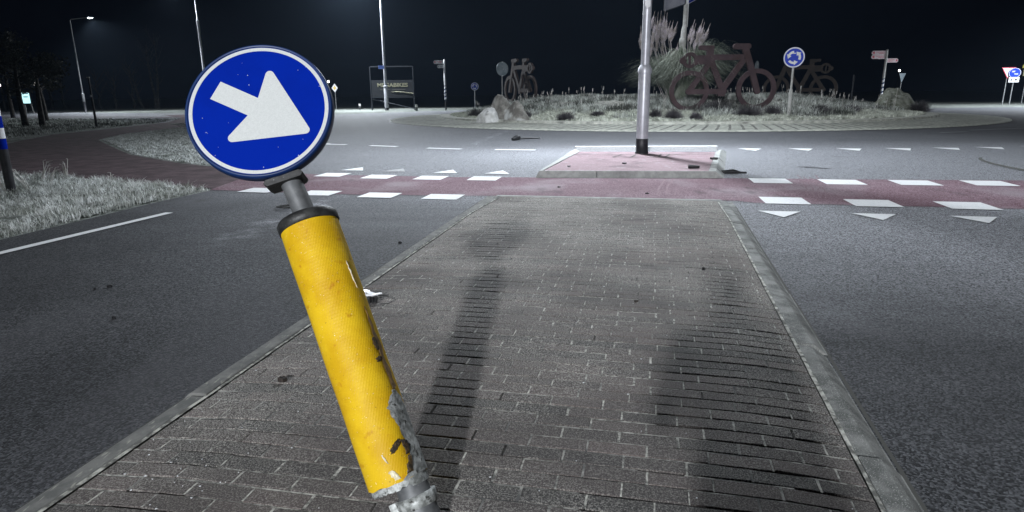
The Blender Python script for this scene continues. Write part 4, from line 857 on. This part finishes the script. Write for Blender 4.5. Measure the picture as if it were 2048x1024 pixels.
# patch between cycle path and road
patch2 = [(-5.5,12.3),(-6.5,12.6),(-8.74,14.75),(-11.2,17.95),(-12.9,20.2),(-13.9,23),(-14.4,29),(-15.4,34),(-13.9,28.4),(-10.9,23),(-8.4,18.9),(-6.6,15.6),(-5.3,13.1),(-4.7,12.0)]
patch2 = [(-4.75,12.0),(-5.3,12.9),(-6.5,15.4),(-8.3,18.6),(-10.8,22.8),(-13.8,27.8),(-17,32),(-15.4,34.5),(-14.4,29),(-13.9,23),(-12.9,20.2),(-11.2,17.95),(-8.74,14.7),(-6.5,12.6),(-5.4,11.85)]
Q = scatter(patch2, 60000); P3 = np.column_stack([Q, [.0-.01 for _ in Q]])
blades('frosted_lawn', P3, RNG.uniform(.03,.075,len(Q)), .011, .8, M['frost_grass'], 'frosted grass wedge between the cycle path and the road', 'grass')
far = [(-16.5,20),(-17.4,24),(-18.6,34),(-20.5,40),(-60,50),(-60,30),(-30,22.3)]
Q = scatter(far, 60000); 
blades('frosted_field', np.column_stack([Q, np.zeros(len(Q))-.02]), RNG.uniform(.05,.16,len(Q)), .028, .7, M['mound_grass'], 'rough frosted grass beyond the cycle path on the left', 'grass')
# mound grasses
def disc_pts(n, r0, r1, a0=0, a1=360): 
    a = np.radians(RNG.uniform(a0, a1, n)); r_ = np.sqrt(RNG.uniform(r0*r0, r1*r1, n)); return np.stack([CX+r_*np.cos(a), CY+r_*np.sin(a)], 1)
Q = disc_pts(46000, 9.3, 12.05, 165, 375); P3 = np.column_stack([Q, [mh(x,y)-.02 for x, y in Q]])
blades('ground_cover', P3, RNG.uniform(.05,.18,len(Q)), .04, .9, M['pale_cover'], 'pale frosted ground cover round the foot of the mound', 'ground cover')
Q = disc_pts(90000, 0, 11.3, 0, 360); cl = np.array([noise.noise(Vector((x*.55, y*.55, 7))) for x, y in Q]); rr_ = np.hypot(Q[:,0]-CX, Q[:,1]-CY)
k_ = (cl > -.12) & ((rr_ < 9.6) | (cl > .12)); Q = Q[k_]; cl = cl[k_]; rr_ = rr_[k_]
P3 = np.column_stack([Q, [mh(x,y)-.03 for x, y in Q]])
blades('mound_grass', P3, RNG.uniform(.14,.40,len(Q))*(1+.6*np.clip(cl,0,1)), .026, .55, M['mound_grass'], 'tufted frosted grass covering the roundabout mound', 'grass')
# tall seed stalks sticking up from the mound
Q = disc_pts(110, 3, 11, 150, 390); mb = MB()
for x, y in Q:
    h = random.uniform(.4,.75); mb.tube([(x,y,mh(x,y)), (x+random.uniform(-.05,.05),y,mh(x,y)+h*.6), (x+random.uniform(-.12,.12),y,mh(x,y)+h)], [.008,.007,.004], 4)
    mb.tube([(x,y,mh(x,y)+h*.75),(x+random.uniform(-.03,.03),y,mh(x,y)+h)], [.02,.006], 5)
tag(mb.build('seed_stalks', M['stem']), 'thin seed stalks rising out of the mound grass', 'stalks', kind='stuff')
# heather shrubs
def shrub(px, py, Y, w_, h_, label, n=1500, m=None):
    p = at(px, py, Y); z = mh(p.x, p.y); o = empty('heather_shrub', Vector((p.x,p.y,z)), label, 'shrub', 'dark shrubs along the mound edge')
    V = []; F = []; 
    for i in range(n):
        a = random.uniform(0,6.28); e = math.acos(random.uniform(.02,1)); l = random.uniform(.5,1.08)
        d = Vector((math.sin(e)*math.cos(a)*w_/2, math.sin(e)*math.sin(a)*w_/2, math.cos(e)*h_)); 
        lo_ = d*random.uniform(.1,.55); hi_ = d*l*(1+.22*noise.noise(d*3+Vector((px,0,0)))) + Vector((random.gauss(0,.02),random.gauss(0,.02),random.uniform(0,.05)))
        s = Vector((random.gauss(0,1),random.gauss(0,1),random.gauss(0,.3))).normalized()*.008; k = len(V)
        V += [lo_-s, lo_+s, hi_+s*.3, hi_-s*.3]; F.append((k,k+1,k+2,k+3))
    mb = MB(); mb.add(V, F); mb.build('twigs', m or M['heather'], o); return o
for px, py, Y, w_, h_, lb in ((1131,236,26.2,.95,.36,'round dark heather bush alone at the front left of the mound'),(1195,233,27,.7,.2,'low dark heather tuft right of the round bush'),(1309,229,25.6,.7,.34,'dark heather bush right behind the refuge lamp post'),
    (1347,232,25.0,.95,.42,'dark heather bush under the left bicycle wheel'),(1392,234,24.6,.62,.33,'small dark heather bush right of the left bicycle wheel'),(1432,222,26.6,1.7,.55,'widest dark heather bush between the two bicycle wheels'),(1497,228,25.6,1.5,.45,'dark heather bush under the right bicycle wheel'),
    (1545,226,25.8,.8,.4,'dark heather bush left of the roundabout sign foot'),(1640,224,26.2,1.2,.42,'dark heather bush right of the roundabout sign foot'),(1700,218,27.6,1.0,.3,'low heather bush between the roundabout sign and the mossy boulder'),(1838,216,32.0,1.35,.62,'dark spiky bush at the right end of the mossy boulder'),
    (1050,222,28.0,.6,.34,'small bush beside the grey boulder'),(950,224,31,.9,.42,'thin bush at the far left tip of the mound')):
    shrub(px, py, Y, w_, h_, lb)
# stake by the mossy boulder
b = ground_at(1787, 222, 30.6); o = empty('wooden_stake', b, 'thin stake standing in front of the mossy boulder', 'stake'); MB().tube([(0,0,-.1),(.03,0,.5),(.05,0,hz(b,176)-b.z)], [.014,.012,.01], 6).build('stake', M['stem'], o)
# ---------------------------------------------------------------- pampas grass
b = Vector((0,29.6,0)); b.x = at(1370,150,29.6).x; b.z = mh(b.x,b.y)
pg = empty('pampas_grass', b, 'huge pampas grass clump with tall pale plumes behind the front bicycle', 'ornamental grass')
V = []; F = []
for i in range(8000):
    a = random.uniform(0,6.28); r0 = .75*math.sqrt(random.random()); out = random.uniform(.3,3.3)*(.45+.55*random.random()); h = random.uniform(1.5,3.0)*(1-.10*out/2)*(.82+.35*noise.noise(Vector((math.cos(a)*1.7, math.sin(a)*1.7, 4)))+.1*random.random()); out *= .86
    dx, dy = math.cos(a), math.sin(a); x0, y0 = r0*dx, r0*dy; s = Vector((-dy,dx,0))*random.choice((.006,.009,.016)); ns = 7; k = len(V); tw = random.gauss(0,.18)
    drop = random.uniform(.2,1.0)
    for j in range(ns+1):
        t = j/ns; rr2 = out*t**1.5; z = h*math.sin(min(t*1.25,1.25)*math.pi/2*.95)*(1 if t < .7 else 1) - drop*h*.55*max(0,t-.5)**1.3*2
        p = Vector((x0+dx*rr2-dy*tw*rr2, y0+dy*rr2+dx*tw*rr2, max(z, .02))); ww = s*(1-t*.85)*1.5
        V += [p-ww, p+ww]
    F += [(k+2*j, k+2*j+1, k+2*j+3, k+2*j+2) for j in range(ns)]
mb = MB(); mb.add(V, F); mb.build('leaves', M['pampas_leaf'], pg)
def plume(px, py, pyb, lean):
    tz_ = hz(b, py)-b.z; bz_ = hz(b, pyb)-b.z; yy = random.uniform(-.45,.1); tx = at(px, py, b.y+yy).x-b.x; bx = tx - lean; 
    mb = MB(); st0 = Vector((bx*.45, yy*.5, .1)); p0 = Vector((bx, yy, bz_)); p1 = Vector((tx, yy, tz_)); mb.tube([st0, st0.lerp(p0,.5)+Vector((0,0,.05)), p0, p0.lerp(p1,.8)], [.012,.011,.009,.005], 5)
    V = []; F = []
    for i in range(620):
        t = random.random(); c = p0.lerp(p1, t); wd = .15*math.sin(min(1,t*1.15+.12)*math.pi)**.7*(1.05-t*.45) if t < .97 else .01; a = random.uniform(0,6.28)
        d = Vector((math.cos(a), math.sin(a), 0))*max(wd,.01)*random.uniform(.4,1.15) + (p1-p0).normalized()*random.uniform(.08,.2)
        s = Vector((random.gauss(0,1),random.gauss(0,1),0)).normalized()*.007; k = len(V); V += [c-s, c+s, c+d]; F.append((k,k+1,k+2))
    mb.add(V, F); mb.build('plume', M['plume'], pg)
for q_ in ((1282,58,100,-.05),(1290,45,110,-.05),(1308,29,62,.16),(1311,40,90,.1),(1316,30,85,.04),(1322,28,80,.06),(1326,38,88,.0),(1330,24,78,.1),(1334,31,82,.06),(1319,50,104,.1),(1306,60,112,.06),(1328,58,104,.04),(1339,48,84,.2),(1345,49,80,.14),(1353,51,82,.22),(1344,66,86,.05),(1355,92,118,.1),
    (1388,46,84,.22),(1390,56,92,.16),(1404,47,80,.2),(1407,53,88,.16),(1401,62,96,.2),(1418,56,90,.26),(1396,70,100,.16),(1408,66,98,.18)):
    plume(*q_)
# ---------------------------------------------------------------- trees on the left
def tree(px, py, Y, topy, cw, label, n=1500, seed=0, lowy=None):
    p = at(px, py, Y); b = Vector((p.x, p.y, 0)); H = hz(b, topy); o = empty('tree', b, label, 'tree', 'dark trees on the left'); rd_ = random.Random(seed)
    mb = MB(); tr = [Vector((0,0,-.1)), Vector((rd_.uniform(-.1,.1),0,H*.35)), Vector((rd_.uniform(-.25,.25),0,H*.7)), Vector((rd_.uniform(-.3,.3),0,H*.95))]; mb.tube(tr, [.15,.11,.07,.02], 9)
    ends = []
    for i in range(13):
        z = H*rd_.uniform(.5,.92); a = rd_.uniform(0,6.28); l = cw*.5*rd_.uniform(.5,1); q0 = Vector((0,0,z)); q1 = q0+Vector((math.cos(a)*l*.5, math.sin(a)*l*.5, l*.25)); q2 = q0+Vector((math.cos(a)*l, math.sin(a)*l, l*.35+rd_.uniform(-.4,.3))); mb.tube([q0,q1,q2], [.035,.022,.008], 5); ends += [q1, q2, q2]
    mb.build('trunk', M['bark'], o); V = []; F = []
    cl = [(e, rd_.uniform(.2,.5)) for e in ends] + [(tr[-1], .6)]
    for i in range(n):
        e, r_ = rd_.choice(cl); d = Vector((rd_.gauss(0,1),rd_.gauss(0,1),rd_.gauss(0,.7))); d = d.normalized()*r_*rd_.random()**.5; c = e+d; s = rd_.uniform(.05,.1)
        u = Vector((rd_.gauss(0,1),rd_.gauss(0,1),rd_.gauss(0,1))).normalized(); v = u.orthogonal().normalized(); k = len(V); V += [c-u*s, c-v*s*.5, c+u*s, c+v*s*.5]; F.append((k,k+1,k+2,k+3))
    mb = MB(); mb.add(V, F); mb.build('crown', M['leaf'], o)
tree(52, 252, 31, 88, 3.4, 'dark leafy tree standing left of the lit board', seed=3)
tree(86, 254, 31.5, 120, 3.2, 'dark tree with the thickest trunk, right of the lit board', seed=5)
tree(92, 236, 38, 135, 3.2, 'slim dark tree close behind the thick trunked one', n=1000, seed=9)
tree(24, 222, 46, 110, 4.0, 'dark tree at the left edge near the bright strip of road', n=1500, seed=11)
def bare(px0, py0, px1, py1, Y, label, seed, r_=.16):
    a = at(px0, py0, Y); b = Vector((a.x, a.y, 0)); tp_ = at(px1, py1, Y); o = empty('bare_tree', b, label, 'tree', 'bare pale trunks in the dark'); rd_ = random.Random(seed)
    t = Vector((tp_.x-b.x, 0, tp_.z)); mb = MB(); P_ = [t*f_ + Vector((rd_.gauss(0,.12),0,0))*(f_ > 0) for f_ in (0,.25,.5,.75,1,1.3)]; mb.tube(P_, [r_,r_*.85,r_*.7,r_*.55,r_*.4,.03], 8); mb.build('trunk', M['birch'], o)
    mb = MB()
    for i in range(14):
        f_ = rd_.uniform(.4,1.25); q0 = t*f_; l = rd_.uniform(1,2.6); a_ = rd_.uniform(0,6.28); q1 = q0+Vector((math.cos(a_)*l*.6, math.sin(a_)*l*.6, l*.8)); mb.tube([q0, q0.lerp(q1,.5)+Vector((0,0,-.1)), q1], [.04,.025,.008], 4)
        for j in range(3): q2 = q0.lerp(q1, rd_.uniform(.3,1)); mb.tube([q2, q2+Vector((rd_.gauss(0,.5),rd_.gauss(0,.3),rd_.uniform(.2,.9)))], [.012,.004], 3)
    mb.build('branches', M['birch'], o)
for i, (a, b_, c_, d_, lb) in enumerate(((287,213,262,150,'bare trunk leaning most to the left, in the dark left of the arrow disc'),(311,213,296,120,'slender bare trunk second from the arrow disc'),(318,213,311,110,'bare trunk nearest the arrow disc'),(268,213,262,165,'short faint bare trunk left of the leaning one'),(232,213,227,170,'faint bare trunk right of the thin dark post'),(202,212,192,165,'faint bare trunk beside the thin dark post'),(132,210,118,160,'faint bare trunk right of the leafy trees'),(104,208,92,150,'bare trunk directly behind the leafy trees'))):
    bare(a, b_, c_, d_, 84, lb, i, .2)
# thin dark post with a pale cap
b = G(194, 256); o = empty('dark_marker_post', b, 'thin dark post with a pale reflector, standing by the cycle path on the left', 'post'); H = hz(b,155)
MB().tube([(0,0,-.05),(0,0,H*.5),(0,0,H)], [.055,.04,.035], 12).build('post', M['dark_post'], o); MB().box((0,-.05,hz(b,192)), (.07,.04,.09), None, .01).build('reflector', M['bright_white'], o); MB().box((0,-.02,H+.0), (.12,.08,.04), None, .01).build('cap', M['stone_post'], o); MB().box((-.1,0,.02), (.35,.25,.04), None, .05).build('foot', M['dark_post'], o)
# lit board among the trees
b = at(53, 196, 62); b = Vector((b.x, b.y, 0)); o = empty('lit_board', b, 'small glowing pale cyan board on two legs among the dark trees', 'illuminated sign'); zc = hz(b,196); k = 62/1256*1.25
w_, h_ = 12*k, 16*k
MB().box((0,0,zc), (w_+.12,.12,h_+.12), None, .03).build('housing', M['frame_steel'], o); MB().box((0,-.075,zc), (w_,.02,h_), None, .03).build('lit_face', M['screen'], o)
MB().tube([(-w_*.38,0,zc-h_/2),(-w_*.38,0,0)], .06, 8).build('leg', M['stone_post'], o); MB().tube([(w_*.42,0,zc-h_/2),(w_*.55,0,0)], .06, 8).build('leg', M['stone_post'], o)
MB().box((0,-.087,zc+.1), (w_*.6,.006,.09), None, .03).build('dark_stroke', mat('board_stroke', (.03,.15,.2), rough=.5), o); MB().box((0,-.087,zc+h_*.43), (w_*.8,.006,h_*.1)).build('top_stripe', mat('board_top', (.1,.12,.5), rough=.5), o)
lb_ = Vector((-62, 60, 0)); lamp_post(lb_, 8, 'lamp post added beyond the left edge in place of a lit building, lighting the far road', (1,0), 1.6, .22, .13, 2.5, .8, 3500, 120)  # unseen post added to give the light of the lit building
# ---------------------------------------------------------------- litter and debris
def shard(px, py, pts, h, m, label, name='plastic_fragment', z=.0, cat='debris', group=None, lift=.004, parts=None):
    c = G(px, py, z); o = empty(name, Vector((c.x, c.y, z+lift)), label, cat, group)
    mb = MB(); mb.prism([(x, y, 0) for x, y in pts], (0,0,h)); 
    for v in range(len(mb.v)):
        x, y, zz_ = mb.v[v]; mb.v[v] = (x, y, zz_+ (random.uniform(0,h*.8) if zz_ > 0 else 0))
    mb.build('piece', m, o); return o
def blob(w_, h_, n=9): return [((w_/2)*math.cos(6.283*i/n)*random.uniform(.6,1.1), (h_/2)*math.sin(6.283*i/n)*random.uniform(.6,1.1)) for i in range(n)]
# black arm-like piece on the ring road
c = G(1048, 281); o = empty('plastic_fragment', Vector((c.x,c.y,.02)), 'long black stick-like piece with a lump at one end, lying on the ring road', 'debris'); MB().tube([(-.2,0,.04),(.45,.05,.05)], [.03,.025], 8).build('rod', M['plastic'], o); MB().tube([(-.32,-.12,.02),(-.24,-.03,.05),(-.15,.02,.06),(-.08,.02,.04)], [.05,.08,.07,.03], 8).build('lump', M['plastic'], o)
c = G(1465, 348); o = empty('plastic_fragment', Vector((c.x,c.y,.012)), 'spiky black fragment lying right of the refuge kerb', 'debris'); MB().prism([(-.2,-.03,0),(-.05,-.05,0),(.2,-.06,0),(.08,.0,0),(.02,.09,0),(-.05,.03,0),(-.22,.05,0)], (0,0,.03)).build('piece', M['plastic'], o); MB().tube([(-.28,.02,.02),(.0,.0,.05),(.17,-.03,.01)], [.012,.016,.006], 6).build('spike', M['plastic'], o)
shard(1387, 337, [(-.09,-.03),(.09,-.01),(.1,.04),(-.08,.03)], .03, M['plastic'], 'short black bar lying at the front right corner of the red refuge', z=zt-.005)
shard(1429, 319, blob(.16,.12), .02, M['plastic'], 'black scrap on the right kerb of the refuge', z=zt)
shard(565, 764, blob(.042,.03,11), .014, M['dead_leaf'], 'curled black leaf lying on the bricks left of the yellow sleeve', 'dead_leaf', z=.072, cat='leaf', group='dead leaves')
shard(1272, 605, blob(.03,.02), .008, M['dead_leaf'], 'tiny black leaf in the middle of the median beside the long shadow', 'dead_leaf', z=.08, cat='leaf', group='dead leaves')
for px, py, s, lb in ((220,576,.045,'curled black scrap on the left lane, right one of two'),(190,581,.02,'small black scrap on the left lane, left one of two'),(228,640,.025,'thin black scrap nearer the camera on the left lane'),(800,488,.03,'small black scrap beside the left kerb of the median'),(1118,376,.05,'black crumb on the red crossing, left of two'),(1294,389,.06,'black crumb on the red crossing, right of two'),(1138,334,.07,'dark crumb at the front left of the refuge'),(1248,328,.08,'dark scrap in the middle of the refuge'),(1407,541,.03,'dark scrap on the bricks by the right kerb')):
    shard(px, py, blob(s, s*.6), .012, M['plastic'], lb, z=.0 if px < 900 or py > 350 and py < 392 else (zt if py < 345 else .08), group='small dark scraps')
# black ring by the pole
c = G(572, 418); o = empty('rubber_ring', Vector((c.x,c.y,.02)), 'black rubber ring lying on the asphalt behind the grey pole', 'debris'); MB().tube([(.1*math.cos(2*math.pi*i/24), .075*math.sin(2*math.pi*i/24), .003*math.sin(i*.5)+.01) for i in range(22)], .011, 8).build('ring', M['rubber'], o)
# broken white and black housing with cable
c = G(735, 605, .075); o = empty('broken_lamp_housing', Vector((c.x,c.y,.076)), 'broken white and black lamp housing lying behind the yellow sleeve', 'debris')
MB().prism([(-.1,.075,.05),(-.02,.075,.05),(.015,.03,.05),(.05,.01,.045),(.085,.02,.045),(.045,-.02,.045),(-.1,-.035,.05),(-.1,-.022,.05),(.02,-.012,.047),(-.01,.03,.05),(-.1,.04,.05)], (0,0,.008)).build('white_shell', M['bright_white'], o)
MB().prism([(-.1,.125,.03),(-.01,.12,.03),(-.02,.085,.03),(-.05,.06,.02),(-.1,.06,.02)], (0,0,.01)).build('white_flap', M['bright_white'], o)
for x in (.02,.038,.056): MB().box((x,-.012,.022), (.010,.04,.04), None, .003).build('black_fin', M['plastic'], o)
MB().box((-.03,-.01,.02), (.07,.05,.04), None, .01).build('grey_body', M['scuffed'], o); MB().box((-.02,.035,.012), (.09,.05,.02), None, .01).build('black_base', M['plastic'], o)
MB().tube([(.05*1,.04,.01),(.09,.055,.02),(.14,.045,.012),(.155,.01,.008),(.13,-.03,.004),(.07,-.045,.003)], .0022, 6).build('cable', M['rubber'], o)
# glass chips round the foot, frosted specks over the bricks
mb = MB()
for i in range(150):
    u, v = random.uniform(.05,2.55), -7.4*random.random()**.7
    if i < 60: u, v = .35+random.gauss(0,.25), -6.15+random.gauss(0,.28)
    if not 0.02 < u < 2.6: continue
    p = L2(u, v, hgt(u,v)+.003); s = random.uniform(.0012,.0036)*(1.6 if v > -4 else 1); a = random.uniform(0,6.28)
    mb.prism([p+Vector((s*math.cos(a+k*1.9)*random.uniform(.7,1.6), s*math.sin(a+k*1.9), 0)) for k in range(3)], (0,0,.002))
tag(mb.build('glass_chips', M['glass_chip']), 'scattered pale chips of glass on the brick median', 'glass chips', kind='stuff')
# dark streaks of tyre rubber on the asphalt (painted flat marks of the road itself)
mb = MB()
for pts, wd in ((((1590,334),(1625,336),(1668,339)),.11),(((1570,332),(1578,333)),.08),(((1660,314),(1700,315)),.06)):
    ps = [G(*p) for p in pts]; n = 14; L_ = []
    for i in range(n+1):
        t = i/n; f_ = t*(len(ps)-1); j = min(int(f_), len(ps)-2); p = ps[j].lerp(ps[j+1], f_-j); ww = wd*math.sin(math.pi*t)**.7*random.uniform(.6,1.1)+.004; L_ += [p+Vector((0,-ww/2,.0112)), p+Vector((0,ww/2,.0112))]
    mb.add(L_, [(2*i,2*i+2,2*i+3,2*i+1) for i in range(n)])
def wob(pts, wd, mb_, z=.0108, n=40, k=.03):
    ps = [G(*p) for p in pts]; L_ = []
    for i in range(n+1):
        t = i/n; f_ = t*(len(ps)-1); j = min(int(f_), len(ps)-2); p = ps[j].lerp(ps[j+1], f_-j); d = (ps[j+1]-ps[j]).normalized(); q_ = Vector((-d.y, d.x, 0))
        o_ = q_*random.gauss(0, k*.4) + q_*k*noise.noise(p*1.5); ww = wd*random.uniform(.4,1.3); L_ += [p+o_-q_*ww/2+Vector((0,0,z)), p+o_+q_*ww/2+Vector((0,0,z))]
    mb_.add(L_, [(2*i,2*i+2,2*i+3,2*i+1) for i in range(n)])
wob([(380,424),(560,430),(740,436),(930,436)], .012, mb); wob([(640,262),(900,290),(1140,296)], .02, mb); wob([(1440,268),(1700,276),(2048,270)], .016, mb)
wob([(0,590),(170,545),(330,505)], .008, mb)
struct(mb, 'tar_streaks', M['tar'])
mb = MB()
for x in (1598, 1608, 1620, 1632): wob([(x,350+random.uniform(0,6)),(x+12,372),(x+22,398)], .018, mb, .0116, 20, .03)
for x in (1330, 1346): wob([(x,358),(x-10,375),(x-14,392)], .03, mb, .0116, 10, .02)
struct(mb, 'skid_marks', M['skid'])
# ---------------------------------------------------------------- the photographer, behind the camera
def person():
    o = empty('person', Vector((.17,-.50,.0)), 'person in a dark coat holding up a phone, standing on the median behind the camera', 'person')
    pts = {'hem':(.02,0,.45,.27),'pel':(0,0,.93,.245),'wa':(0,0,1.08,.215),'ch':(0,.0,1.28,.19),'nk':(0,.02,1.46,.062),'hd0':(0,.03,1.55,.075),'hd1':(0,.035,1.63,.098),'hd2':(0,.03,1.71,.085),
       'hl':(-.09,0,.86,.10),'kl':(-.10,.03,.49,.065),'al':(-.11,0,.10,.048),'tl':(-.115,.14,.05,.035),'hr':(.09,0,.86,.10),'kr':(.10,.03,.49,.065),'ar':(.11,0,.10,.048),'tr':(.12,.14,.05,.035),
       'sl':(-.17,0,1.40,.068),'el':(-.29,.10,1.04,.065),'wl':(-.19,.33,1.20,.032),'sr':(.17,0,1.40,.068),'er':(.20,.14,1.15,.05),'wr':(-.08,.34,1.19,.032)}
    E_ = [('hem','pel'),('pel','wa'),('wa','ch'),('ch','nk'),('nk','hd0'),('hd0','hd1'),('hd1','hd2'),('pel','hl'),('hl','kl'),('kl','al'),('al','tl'),('pel','hr'),('hr','kr'),('kr','ar'),('ar','tr'),('ch','sl'),('sl','el'),('el','wl'),('ch','sr'),('sr','er'),('er','wr')]
    def skin(names, edges, m, nm, table, grow=0):
        ks = list(names); me = bpy.data.meshes.new(nm); me.from_pydata([table[k][:3] for k in ks], [(ks.index(a), ks.index(b)) for a, b in edges], [])
        q = bpy.data.objects.new(nm, me); col.objects.link(q); md = q.modifiers.new('skin', 'SKIN'); sv = me.skin_vertices[0].data
        for i, k in enumerate(ks): r_ = table[k][3]+grow; sv[i].radius = (r_, r_)
        sv[0].use_root = True; ss = q.modifiers.new('sub', 'SUBSURF'); ss.levels = 2; ss.render_levels = 2; me.materials.append(m); q.parent = o; return q
    skin(pts.keys(), E_, M['coat'], 'body', pts)
    hd = MB(); c = Vector((0,.045,1.62))
    V = []; nA, nB = 24, 16
    for j in range(nB+1):
        f_ = math.pi*j/nB
        for i in range(nA):
            a = 2*math.pi*i/nA; x = .079*math.sin(f_)*math.cos(a); y = .098*math.sin(f_)*math.sin(a); z = .122*math.cos(f_)
            if z < 0: x *= 1+z*2.2; y *= 1+z*1.0
            if y > 0: y += .022*math.exp(-(x/.014)**2-((z+.02)/.025)**2) + .008*math.exp(-(x/.03)**2-((z+.065)/.012)**2) - .008*(math.exp(-((abs(x)-.032)/.014)**2-((z-.008)/.012)**2))
            V.append(c+Vector((x,y,z)))
    hd.add(V, [(j*nA+i,(j+1)*nA+i,(j+1)*nA+(i+1)%nA,j*nA+(i+1)%nA) for j in range(nB) for i in range(nA)], True)
    for s in (-1,1): hd.tube([c+Vector((s*.078,-.005,-.035)), c+Vector((s*.088,-.012,0)), c+Vector((s*.08,-.008,.03))], [.006,.016,.006], 8)
    hh = hd.build('face', M['skin'], o)
    cap = MB(); cap.add([v+ (v-c).normalized()*.014 + Vector((0,-.012,.006)) for v in V], [(j*nA+i,(j+1)*nA+i,(j+1)*nA+(i+1)%nA,j*nA+(i+1)%nA) for j in range(7) for i in range(nA)], True); cap.build('hat', M['black_paint'], o)
    for s, (wx, wy, wz) in ((-1,(-.19,.33,1.20)),(1,(-.08,.34,1.19))):
        hm = MB(); w0 = Vector((wx,wy,wz)); k0 = w0+Vector((-s*.012,.035,.03)); hm.tube([w0,w0+Vector((-s*.006,.02,.018)),k0], [.024,.036,.036], 10)
        for i in range(4):
            r0 = k0+Vector((-s*.01,.012,(i-1.5)*.017)); ln = (.9,1,.96,.75)[3-i]; hm.tube([r0, r0+Vector((-s*.018,.028*ln,.004)), r0+Vector((-s*.045*ln,.036,.004)), r0+Vector((-s*.058*ln,.025,.003))], [.009,.0085,.008,.006], 8)
        hm.tube([w0+Vector((-s*.02,.01,.02)), w0+Vector((-s*.04,.012,.035)), w0+Vector((-s*.052,.022,.05))], [.011,.010,.008], 8); hm.build('hand', M['skin'], o)
person()
ph = empty('phone', Vector((.035,-.115,1.235)), 'black phone held up by the person behind the camera', 'phone'); MB().box((0.0,0,0), (.155,.009,.075), None, .003).build('body', M['plastic'], ph)
# ---------------------------------------------------------------- frosty air
hm = bpy.data.materials.new('haze'); hm.use_nodes = True; t = hm.node_tree; t.nodes.remove(t.nodes['Principled BSDF']); pv = t.nodes.new('ShaderNodeVolumePrincipled')
pv.inputs['Color'].default_value = (.55,.74,1,1); pv.inputs['Density'].default_value = HAZE; pv.inputs['Anisotropy'].default_value = .35; t.links.new(pv.outputs[0], t.nodes['Material Output'].inputs['Volume'])
mb = MB(); mb.box((-20, 120, 8.5), (620, 480, 20)); hzo = mb.build('haze', hm); tag(hzo, 'thin frosty night air over the roundabout', 'haze', kind='stuff')
